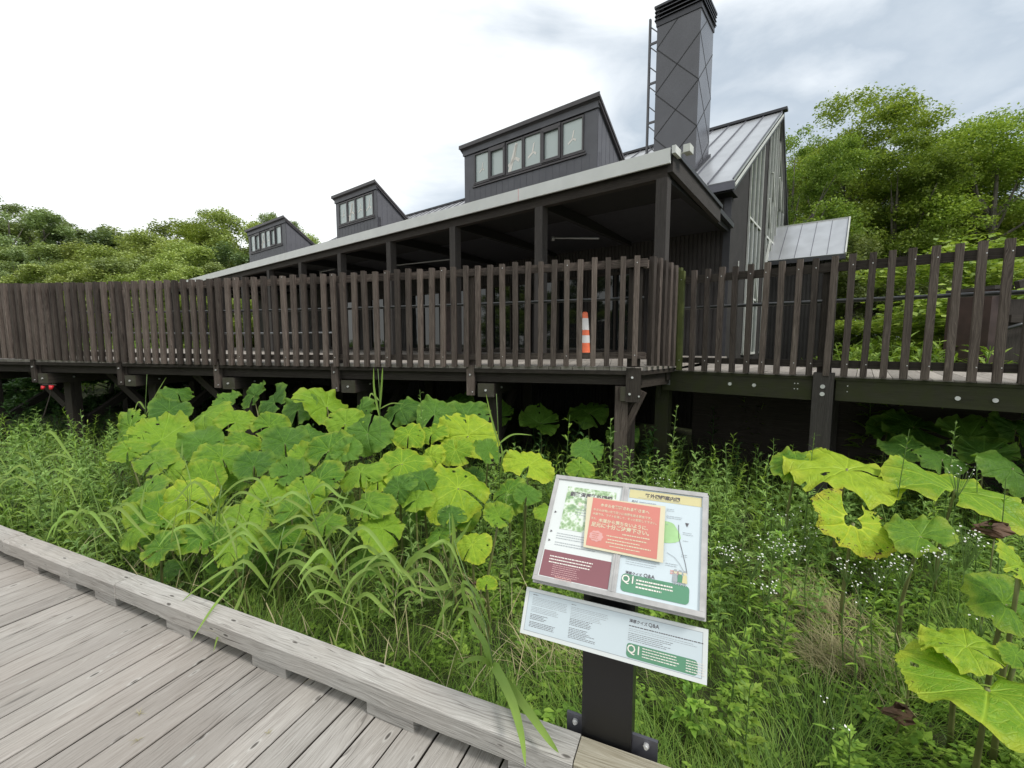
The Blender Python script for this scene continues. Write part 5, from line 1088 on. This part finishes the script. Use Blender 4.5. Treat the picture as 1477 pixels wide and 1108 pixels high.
p = np.stack([rng.uniform(-45, -5, 2500), rng.uniform(12, 30, 2500), np.full(2500, GZ)], -1); uvv = (p[:, 0]-C0[0])*L[0]+(p[:, 1]-C0[1])*L[1]; vvv = (p[:, 0]-C0[0])*P[0]+(p[:, 1]-C0[1])*P[1]; wv = (p[:, 0]-FA.x)*NL.x+(p[:, 1]-FA.y)*NL.y
p = p[((uvv > 24.5) | (vvv < -2)) & (wv > 5) & ((p[:, 0] < -16))]
stuff('meadow_herbs', tmpl_scatter(HT+HN, p, rng.uniform(1.2, 2.2, len(p))), ['herb'], 'tall meadow growth beyond the far end of the deck on the left', 'meadow')
# trees behind the viewer that the porch glass mirrors
for i, (x, y, k) in enumerate(((-24,-12,'a'),(-27,-6,'d'),(-30,0,'a'),(-33,6,'b'),(-26,-1,'d'),(-34,-10,'a'),(-14,-16,'b'),(-38,2,'d'),(2,-18,'a'))):
    t = thing('broadleaf_tree', (x, y, GZ), 'tree on the near side of the marsh, mirrored in the porch glass', 'tree', 'trees across the marsh'); a = random.uniform(0, 6)
    for nm, me in (('trunk', TS[k][1]), ('crown', TS[k][0])): o = nobj(nm, me, t); o.rotation_euler = (0, 0, a); o.scale = (.8, .8, .75)

for i, x in enumerate((-13, -10, -7, -4, -1, 2, 5, 8)):
    t = thing('bush', (-20-(i % 3)*1.6, x, GZ), 'bush across the marsh, mirrored in the porch glass', 'bush', 'bushes across the marsh')
    for nm, me in (('trunk', TS['s'][1]), ('crown', TS['s'][0])): o = nobj(nm, me, t); o.rotation_euler = (0, 0, i*1.1); o.scale = (1.6, 1.6, 1.5)

for i, (px, D, sc) in enumerate(((20, 12.5, 1.1), (90, 12.0, 1.0), (150, 12.8, 1.2), (215, 12.2, 1.0), (290, 12.8, 1.1), (360, 12.5, 1.0), (-50, 12, 1.2))):
    p = atY(px, 494, D); t = thing('bush', (p[0], D, GZ), 'dim bush in the shade beyond the deck posts on the left', 'bush', 'shaded bushes behind the deck posts'); k_ = .55*sc
    for nm, me in (('trunk', TS['sd'][1]), ('crown', TS['sd'][0])): o = nobj(nm, me, t); o.rotation_euler = (0, 0, i*1.7); o.scale = (k_*1.3, k_*1.3, k_*.85)
for i, px in enumerate(range(-40, 420, 58)):
    D = 26+(i % 3)*1.5; p = atY(px, 494, D); t = thing('bush', (p[0], D, GZ), 'green thicket behind the fence at the foot of the left wood', 'bush', 'thicket at the foot of the left wood')
    for nm, me in (('trunk', TS['s'][1]), ('crown', TS['s'][0])): o = nobj(nm, me, t); o.rotation_euler = (0, 0, i*1.3); o.scale = (1.9, 1.9, 1.5)

for (px, py, lab) in ((201, 1030, 'wisp of dead grass caught in a plank gap nearest the kerb'), (199, 1068, 'wisp of green grass caught between planks lower down'), (386, 1058, 'dry twig and grass scrap in the widest plank gap')):
    c = Vector(gpx(px, py, .0)); t = thing('grass_wisp', tuple(c), lab, 'debris'); n = 9
    q = np.tile(np.array([[0, 0, .001]]), (n, 1)); v, f = blades(q, rng.uniform(.015, .035, n), rng.uniform(.0015, .003, n), rng.uniform(0, 6.28, n), rng.uniform(.7, 1.45, n), rng.uniform(0, .5, n), 3); nobj('blade', npmesh('blade', v, f, ['drygrass']), t)
# ============================================================ INFORMATION SIGN
class Plate:
    def __init__(s, at, zt, ab, zb):
        s.o = W(0, at, zt); s.x = E1.copy(); s.d = (W(0, ab, zb)-s.o); s.h = s.d.length; s.d.normalize(); s.n = s.d.cross(s.x).normalized()
        if s.n.z < 0: s.n = -s.n
    def loc(s, px, py):
        r = Vector(ray(px, py)); c = Vector((0, 0, ZC)); t = (s.o-c).dot(s.n)/r.dot(s.n); q = c+r*t-s.o; return q.dot(s.x), q.dot(s.d)
    def pt(s, x, y, k=0): return s.o+s.x*x+s.d*y+s.n*k
    def rect(s, m, x0, y0, x1, y1, k, mat):
        m.mat(mat); m.face([s.pt(x0, y1, k), s.pt(x1, y1, k), s.pt(x1, y0, k), s.pt(x0, y0, k)])
    def poly(s, m, pts, k, mat):
        m.mat(mat); q = [s.pt(x, y, k) for x, y in pts]
        a = sum(pts[i][0]*pts[(i+1) % len(pts)][1]-pts[(i+1) % len(pts)][0]*pts[i][1] for i in range(len(pts)))
        m.face(q if a < 0 else q[::-1])
    def rrect(s, m, x0, y0, x1, y1, r, k, mat):
        pts = []
        for cx, cy, a0 in ((x1-r, y1-r, 0), (x0+r, y1-r, 90), (x0+r, y0+r, 180), (x1-r, y0+r, 270)):
            for q in range(6): a = math.radians(a0+18*q); pts.append((cx+r*math.cos(a), cy+r*math.sin(a)))
        s.poly(m, pts, k, mat)
def text_geo(body, size, w=None, bold=0.0):
    c = bpy.data.curves.new('t', 'FONT'); c.body = body; c.size = size; c.resolution_u = 2; c.offset = bold*size; c.fill_mode = 'FRONT'
    o = bpy.data.objects.new('t', c); COL.objects.link(o); dg = bpy.context.evaluated_depsgraph_get(); me = bpy.data.meshes.new_from_object(o.evaluated_get(dg))
    v = [(p.co.x, p.co.y) for p in me.vertices]; f = [tuple(p.vertices) for p in me.polygons]
    bpy.data.objects.remove(o); bpy.data.meshes.remove(me); bpy.data.curves.remove(c)
    if not v: return [], [], 0
    x0 = min(p[0] for p in v); x1 = max(p[0] for p in v); sc = (w/(x1-x0)) if w else 1
    return [((a-x0)*sc, b*(sc if w else 1)) for a, b in v], f, (x1-x0)*sc
def put_text(pl, m, body, x, y, size, mat, k, w=None, rot=0, bold=.012):
    """baseline start x, y in plate coordinates (y runs down)"""
    v, f, _ = text_geo(body, size, w, bold); m.mat(mat); i0 = len(m.v); c, s = math.cos(rot), math.sin(rot)
    for a, b in v: m.v.append(tuple(pl.pt(x+a*c+b*s, y+a*s-b*c, k)))
    for q in f: m.f.append(tuple(i0+i for i in q)); m.mi.append(m.k); m.uv += [(0, 0)]*len(q)
def lines(pl, m, x, y, w, n, pitch, mat, k, hgt=.0022, rot=0, seed=0, ragged=.25):
    """rows of unreadably small print: broken runs of tiny strokes"""
    r = random.Random(seed); m.mat(mat); c, s = math.cos(rot), math.sin(rot)
    for i in range(n):
        xe = w*(1-r.random()*ragged); a = 0
        while a < xe:
            l = r.uniform(.003, .009); b = min(a+l, xe)
            for q in ((a, b),):
                p = [(q[0], i*pitch-hgt/2), (q[1], i*pitch-hgt/2), (q[1], i*pitch+hgt/2), (q[0], i*pitch+hgt/2)]
                m.face([pl.pt(x+u*c-v*s, y+u*s+v*c, k) for u, v in p[::-1]])
            a = b+r.uniform(.0008, .0022)
T1 = Plate(1.6, 1.034, 1.335, .745); T2 = Plate(1.36, .696, 1.296, .567)
sg = thing('information_sign', tuple(W(-.24, 1.46, GZ)), 'sloping two-panel nature trail sign with red notice and lower white strip on a black post', 'sign')
e0, e1 = -.500, .040; H1 = T1.h
# post
m = MB(); m.mat('postblk').box(W(-.345, 1.435, GZ-.05), E1*.175, N1*.085, ZV*(.86-GZ), long=2); m.build('post', parent=sg)
for e_, w_ in ((-.405, .0595), (-.1695, .085)):
    m = MB(); m.box(W(e_, 1.452, -.10), E1*w_, N1*.012, ZV*.29); m.build('flange', 'flange', sg)
for e_ in (-.372, -.122):
    m = MB(); m.mat('bolt').tube([W(e_, 1.4515, .168), W(e_, 1.443, .168), W(e_, 1.4425, .168), W(e_, 1.436, .168)], [.010, .010, .006, .006], 8); m.build('bolt', parent=sg)
# bracket between post and plates
m = MB(); m.mat('postblk'); m.bar(T1.pt(-.26, .05, -.03), T1.pt(-.26, H1-.03, -.03), .17, .02, up=T1.n); m.build('bracket', parent=sg)
m = MB(); m.mat('flange').box(W(-.33, 1.375, .60), E1*.14, N1*.06, ZV*.04); m.build('bracket', parent=sg)
# upper frame
m = MB(); m.mat('alu'); fw = .015; th = .022
def fbar(pl, m, x0, y0, x1, y1, k0, k1): m.box(pl.pt(x0, y0, k0), pl.x*(x1-x0), pl.d*(y1-y0), pl.n*(k1-k0))
mid = T1.loc(893, 780)[0]
fbar(T1, m, e0, 0, e1, fw, -th, .004); fbar(T1, m, e0, H1-fw, e1, H1, -th, .004)
fbar(T1, m, e0, fw+.0005, e0+fw, H1-fw-.0005, -th, .004); fbar(T1, m, e1-fw, fw+.0005, e1, H1-fw-.0005, -th, .004); fbar(T1, m, mid-.011, fw+.0005, mid+.011, H1-fw-.0005, -th, .004)
fbar(T1, m, mid-.0025, fw, mid+.0025, H1-fw, .0042, .0062)
fbar(T1, m, e0-.004, -.004, e1+.004, H1+.004, -th-.006, -th-.0005)
m.build('frame', parent=sg)
m = MB()
T1.rect(m, e0+fw, fw, mid-.011, H1-fw, -.002, 'white_paint'); T1.rect(m, mid+.011, fw, e1-fw, H1-fw, -.002, 'paleblue'); m.build('panel', parent=sg)
xa, xb = e0+fw, mid-.011; xc, xd = mid+.011, e1-fw
# left panel print
m = MB(); k = -.0012
l = T1.loc(821, 696); r_ = T1.loc(886, 705); bt = T1.loc(808, 763)
xs0, xs1 = xa+.040, xb-.020; T1.rect(m, xs0, .040, xs1, .205, k, 'print')
T1.rect(m, xa+.004, T1.loc(786, 792)[1], xb-.004, H1-fw-.004, k, 'maroon')
put_text(T1, m, '釧路湿原野外図鑑', xs0+.014, .075, .022, 'ink', k+.0006, w=(xs1-xs0)*.86, bold=.03)
put_text(T1, m, '春・夏', xs0+.05, .11, .016, 'inkwhite', k+.0006, bold=.02)
lines(T1, m, xs0+.045, .125, .07, 3, .010, 'inkgrey', k+.0006, seed=1)
for q, yy in enumerate((.150, .222, .255)): put_text(T1, m, '▶', xa+.010, yy, .010, 'ink', k+.0006)
lines(T1, m, xa+.035, .222, .15, 3, .0085, 'inkgrey', k+.0006, seed=2); lines(T1, m, xa+.035, .254, .16, 2, .0085, 'inkgrey', k+.0006, seed=3)
ym = T1.loc(786, 792)[1]
lines(T1, m, xa+.028, ym+.018, .155, 3, .010, 'inkwhite', k+.0006, .0036, seed=4, ragged=.12); lines(T1, m, xa+.045, ym+.046, .12, 6, .0065, 'inkrose', k+.0006, .0016, seed=5, ragged=.35); lines(T1, m, xa+.06, ym+.083, .07, 3, .007, 'pink', k+.0006, .0028, seed=6)
m.build('printed_sheet', parent=sg)
# right panel print
m = MB(); T1.rect(m, xc+.003, fw+.004, xd-.003, fw+.036, k, 'yellow')
put_text(T1, m, '野外図鑑案内図', xc+.058, fw+.027, .019, 'ink', k+.0006, w=.115, bold=.03)
put_text(T1, m, '凡例', xc+.014, fw+.052, .010, 'ink', k+.0006); lines(T1, m, xc+.040, fw+.048, .06, 1, .006, 'inkgrey', k+.0006, seed=8); lines(T1, m, xc+.014, fw+.060, .11, 1, .006, 'inkgrey', k+.0006, .001, seed=9, ragged=0)
lines(T1, m, xc+.035, fw+.0315, .15, 1, .005, 'inkgrey', k+.0006, .001, seed=10, ragged=.1)
bl = [(xd-.118+.052*math.cos(t_)*(1+.16*math.sin(3*t_)), .155+.042*math.sin(t_)*(1+.12*math.cos(2*t_))) for t_ in np.linspace(0, 2*math.pi, 24)[:-1]]; T1.poly(m, bl, k+.0003, 'mapgreen')
def pline(m, pts, w, mat, k_):
    m.mat(mat)
    for a, b in zip(pts, pts[1:]):
        d = Vector((b[0]-a[0], b[1]-a[1])); q = Vector((-d.y, d.x)).normalized()*w/2; m.face([T1.pt(a[0]-q.x, a[1]-q.y, k_), T1.pt(b[0]-q.x, b[1]-q.y, k_), T1.pt(b[0]+q.x, b[1]+q.y, k_), T1.pt(a[0]+q.x, a[1]+q.y, k_)][::1])
L1 = [T1.loc(*q) for q in ((979, 757), (979, 775), (984, 795), (989, 815), (991, 828), (987, 828))]; pline(m, L1, .0016, 'ink', k+.0008)
L2 = [T1.loc(*q) for q in ((962, 797), (973, 804), (980, 813), (989, 829))]; pline(m, L2, .0014, 'inkgrey', k+.0009)
c_ = T1.loc(991, 758); T1.poly(m, [(c_[0]-.006, c_[1]-.008), (c_[0]+.006, c_[1]-.008), (c_[0], c_[1]+.006)], k+.0006, 'ink')
for i, (px, py, w_, n_) in enumerate(((962, 734, .03, 2), (962, 744, .05, 2), (960, 756, .012, 1), (985, 768, .035, 2), (983, 800, .02, 2), (960, 812, .04, 2), (985, 780, .02, 1))):
    c_ = T1.loc(px, py); lines(T1, m, c_[0], c_[1], w_, n_, .006, 'inkgrey', k+.0009, .0014, seed=20+i)
c_ = T1.loc(967, 823); lines(T1, m, c_[0], c_[1], .028, 2, .007, 'pink', k+.0006, .005, seed=31, ragged=0)
c_ = T1.loc(903, 806); lines(T1, m, c_[0], c_[1], .10, 3, .007, 'inkgrey', k+.0006, .0012, seed=32, ragged=.6)
c_ = T1.loc(902, 826); put_text(T1, m, '湿原クイズ', c_[0], c_[1]+.002, .0125, 'ink', k+.0006, w=.052, bold=.02); put_text(T1, m, 'Q&A', c_[0]+.057, c_[1]+.002, .019, 'ink', k+.0006, w=.034)
lines(T1, m, c_[0]+.002, c_[1]+.009, .13, 3, .0055, 'inkgrey', k+.0006, .0013, seed=33, ragged=.15)
g0 = T1.loc(900, 838); g1 = T1.loc(992, 873); yg0, yg1 = H1-fw-.064, H1-fw-.010
T1.rrect(m, xc+.012, yg0, xd-.030, yg1, .012, k+.0006, 'qgreen'); put_text(T1, m, 'Q1', xc+.013, yg0+.026, .040, 'inkwhite', k+.0014, w=.036, bold=.01)
lines(T1, m, xc+.058, yg0+.013, .115, 2, .010, 'inkwhite', k+.0014, .0042, seed=34, ragged=.1); lines(T1, m, xc+.058, yg0+.034, .09, 1, .010, 'inkwhite', k+.0014, .0042, seed=35)
for i, (col, dx) in enumerate((('inkgrey', 0), ('qgreen', .014), ('yellow', .028))):   # little printed hikers
    bx = xd-.078+dx; by = yg0-.030; T1.poly(m, [(bx, by), (bx+.011, by), (bx+.013, by+.024), (bx-.002, by+.024)], k+.0018+i*.0002, col)
    T1.poly(m, [(bx+.0055+.0055*math.cos(t_), by-.006+.006*math.sin(t_)) for t_ in np.linspace(0, 6.28, 11)[:-1]], k+.0020+i*.0002, 'cream'); T1.poly(m, [(bx, by-.007), (bx+.011, by-.007), (bx+.009, by-.013), (bx+.002, by-.013)], k+.0026, 'inkgrey')
    T1.rect(m, bx+.001, by+.024, bx+.004, by+.033, k+.0018, 'inkgrey'); T1.rect(m, bx+.007, by+.024, bx+.010, by+.033, k+.0018, 'inkgrey')
m.build('printed_sheet', parent=sg)
# red notice sheet, taped across both panels
m = MB(); Q = [T1.loc(*q) for q in ((847.7, 717.7), (960, 731.7), (956.4, 813), (841.8, 790))]; T1.poly(m, Q, .0075, 'cream')
Rr = [T1.loc(*q) for q in ((856.2, 719.2), (952.8, 734), (947.4, 808), (845.4, 787.2))]; T1.poly(m, Rr, .0081, 'noticered')
rx, ry = Rr[0]; rw = Rr[1][0]-rx; rh = Rr[3][1]-ry; rot = math.atan2(Rr[1][1]-ry, rw); sk_ = (Rr[3][0]-rx)/rh
def nt_(body, fx, fy, fw_, size, mat='cream', bold=.02): put_text(T1, m, body, rx+fx*rw+sk_*fy*rh-fy*rh*math.sin(rot)*0, ry+fy*rh+fx*rw*math.tan(rot), size, mat, .0087, w=fw_*rw, rot=rot, bold=bold)
nt_('ホタルを観察される皆さまへ', .13, .16, .72, .0185, bold=.035)
nt_('ホタルは弱い光で互いに合図を送る昆虫です。', .03, .27, .86, .0105)
nt_('木道では、ライトを消して、そっと観察して下さい。', .03, .355, .93, .0105)
nt_('木道から落ちないように、', .13, .49, .72, .0205, bold=.03); nt_('また、', .02, .455, .08, .010)
nt_('足元に十分ご注意下さい。', .03, .595, .84, .0215, bold=.03)
def nl(fx, fy, fw_, n_, mat='cream', h_=.0028, pitch=.009, sd=0): lines(T1, m, rx+fx*rw+sk_*fy*rh, ry+fy*rh+fx*rw*math.tan(rot), fw_*rw, n_, pitch, mat, .0087, h_, rot, sd, .12)
nl(.50, .665, .40, 1, h_=.0036, sd=41); nl(.28, .74, .62, 1, h_=.0036, sd=42); nl(.30, .81, .46, 1, h_=.0034, sd=43); nl(.28, .87, .66, 1, h_=.0038, sd=44); nl(.34, .935, .44, 1, h_=.003, sd=45)
cx_, cy_ = rx+.13*rw+sk_*.79*rh, ry+.79*rh+.1*rw*math.tan(rot)
T1.poly(m, [(cx_+.0235*math.cos(t_)*(1+.07*math.cos(9*t_)), cy_+.0185*math.sin(t_)*(1+.07*math.cos(9*t_))) for t_ in np.linspace(0, 2*math.pi, 55)[:-1]], .0087, 'pink')
for i_ in range(4): lines(T1, m, cx_-.014, cy_-.010+i_*.0068, .026, 1, .007, 'noticered', .0092, .0026, rot, 50+i_, .2)
m.build('notice', parent=sg)
# lower strip
e2, e3 = -.530, .052; H2 = T2.h
m = MB(); m.mat('white_paint').box(T2.pt(e2, 0, -.012), T2.x*(e3-e2), T2.d*H2, T2.n*.012); m.build('lower_plate', parent=sg)
m = MB(); T2.rect(m, e2+.012, .010, e3-.014, H2-.012, .0004, 'inkgrey'); T2.rect(m, e2+.0135, .0115, e3-.0155, H2-.0135, .0008, 'paleblue'); k2 = .0013
x = e2+.028
lines(T2, m, x, .018, .02, 1, .005, 'ink', k2, .0016, seed=60); lines(T2, m, x, .026, .125, 6, .0046, 'inkgrey', k2, .0014, seed=61, ragged=.05); lines(T2, m, x, .056, .10, 4, .0046, 'inkgrey', k2, .0015, seed=62, ragged=.1)
lines(T2, m, x, .079, .075, 4, .0046, 'ink', k2, .0015, seed=63, ragged=.4); lines(T2, m, x, .102, .095, 4, .0046, 'ink', k2, .0015, seed=64, ragged=.1)
x = e2+.165
lines(T2, m, x, .020, .02, 1, .005, 'ink', k2, .0016, seed=70); lines(T2, m, x, .028, .13, 3, .0046, 'inkgrey', k2, .0014, seed=71, ragged=.2); lines(T2, m, x, .043, .12, 4, .0046, 'inkgrey', k2, .0014, seed=72, ragged=.2); lines(T2, m, x, .062, .08, 5, .0046, 'ink', k2, .0015, seed=73)
lines(T2, m, x, .090, .10, 7, .0046, 'ink', k2, .0014, seed=74, ragged=.45)
x = T2.loc(908, 905)[0]-.002
put_text(T2, m, '湿原クイズ', x, .030, .0125, 'ink', k2, w=.055, bold=.02); put_text(T2, m, 'Q&A', x+.058, .030, .018, 'ink', k2, w=.032)
lines(T2, m, x, .040, .215, 1, .006, 'ink', k2, .0026, seed=80, ragged=0); lines(T2, m, x, .048, .20, 2, .0052, 'inkgrey', k2, .0012, seed=81, ragged=.1); lines(T2, m, x, .060, .14, 5, .0050, 'ink', k2, .0012, seed=82, ragged=.4)
T2.rrect(m, x-.002, .088, e3-.026, H2-.016, .010, k2, 'qgreen'); put_text(T2, m, 'Q1', x, .114, .036, 'inkwhite', k2+.0006, w=.036, bold=.01)
lines(T2, m, x+.045, .094, .115, 4, .0075, 'inkwhite', k2+.0006, .0024, seed=83, ragged=.3); lines(T2, m, x+.17, .094, .055, 5, .0068, 'inkwhite', k2+.0006, .0022, seed=84, ragged=.1)
m.build('printed_sheet', parent=sg)
# ============================================================ WORLD, SUN, CAMERA
w = bpy.data.worlds.new('World'); SC.world = w; w.use_nodes = True; nt = w.node_tree; nt.nodes.clear()
wo = nt.nodes.new('ShaderNodeOutputWorld'); bg = nt.nodes.new('ShaderNodeBackground'); nt.links.new(bg.outputs[0], wo.inputs[0])
sunv = Vector((.70, -.50, .95)).normalized(); el = math.asin(sunv.z); az = math.atan2(sunv.x, sunv.y)
sky = nt.nodes.new('ShaderNodeTexSky'); sky.sky_type = 'NISHITA'; sky.sun_disc = False; sky.sun_elevation = el; sky.sun_rotation = az
tc = nt.nodes.new('ShaderNodeTexCoord')
mp = nt.nodes.new('ShaderNodeMapping'); mp.inputs['Scale'].default_value = (1, 1, 2.4); nt.links.new(tc.outputs['Generated'], mp.inputs[0])
n1 = N(nt, 'TexNoise', Scale=2.2, Detail=7, Roughness=.55, Distortion=.4); lk(nt, mp.outputs[0], n1.inputs[0])
n2 = N(nt, 'TexNoise', Scale=1.1, Detail=5, Roughness=.5); lk(nt, mp.outputs[0], n2.inputs[0])
sx = N(nt, 'SeparateXYZ'); lk(nt, tc.outputs['Generated'], sx.inputs[0])
# clouds: white to grey-blue; the thinner, bluer part of the sky lies towards +X
thin = math_(nt, 'MULTIPLY_ADD', sx.outputs[0], .30, -.02)
f = math_(nt, 'ADD', math_(nt, 'MULTIPLY_ADD', n1.outputs[0], .55, math_(nt, 'MULTIPLY', n2.outputs[0], .45)), thin)
cloud = ramp(nt, f, [(.44, (1.08, 1.10, 1.08)), (.52, (.80, .85, .89)), (.60, (.50, .57, .64)), (.68, (.66, .72, .77))])
sk = nt.nodes.new('ShaderNodeVectorMath'); sk.operation = 'SCALE'; sk.inputs['Scale'].default_value = .10; nt.links.new(sky.outputs[0], sk.inputs[0])
c = mixc(nt, .86, sk.outputs[0], cloud)
lk(nt, c, bg.inputs['Color']); bg.inputs['Strength'].default_value = .72
sd = bpy.data.lights.new('sun', 'SUN'); sd.energy = 1.5; sd.angle = math.radians(14); sd.color = (1, .965, .90)
so = bpy.data.objects.new('sun', sd); COL.objects.link(so); so.rotation_euler = (-sunv).to_track_quat('-Z', 'Y').to_euler()
cd = bpy.data.cameras.new('camera'); cam = bpy.data.objects.new('camera', cd); COL.objects.link(cam); SC.camera = cam
cam.location = (0, 0, ZC); cam.rotation_euler = (math.pi/2-TH, 0, 0); cd.sensor_width = 36; cd.lens = 36*F/1477; cd.clip_start = .02; cd.clip_end = 2000
cd.sensor_fit = 'HORIZONTAL'
SC.view_settings.view_transform = 'Standard'; SC.view_settings.look = 'None'; SC.view_settings.exposure = 0.8; SC.view_settings.gamma = 1
SC.render.resolution_x, SC.render.resolution_y = 1024, 768
for o in list(bpy.data.objects):
    if '_b' in o: del o['_b']
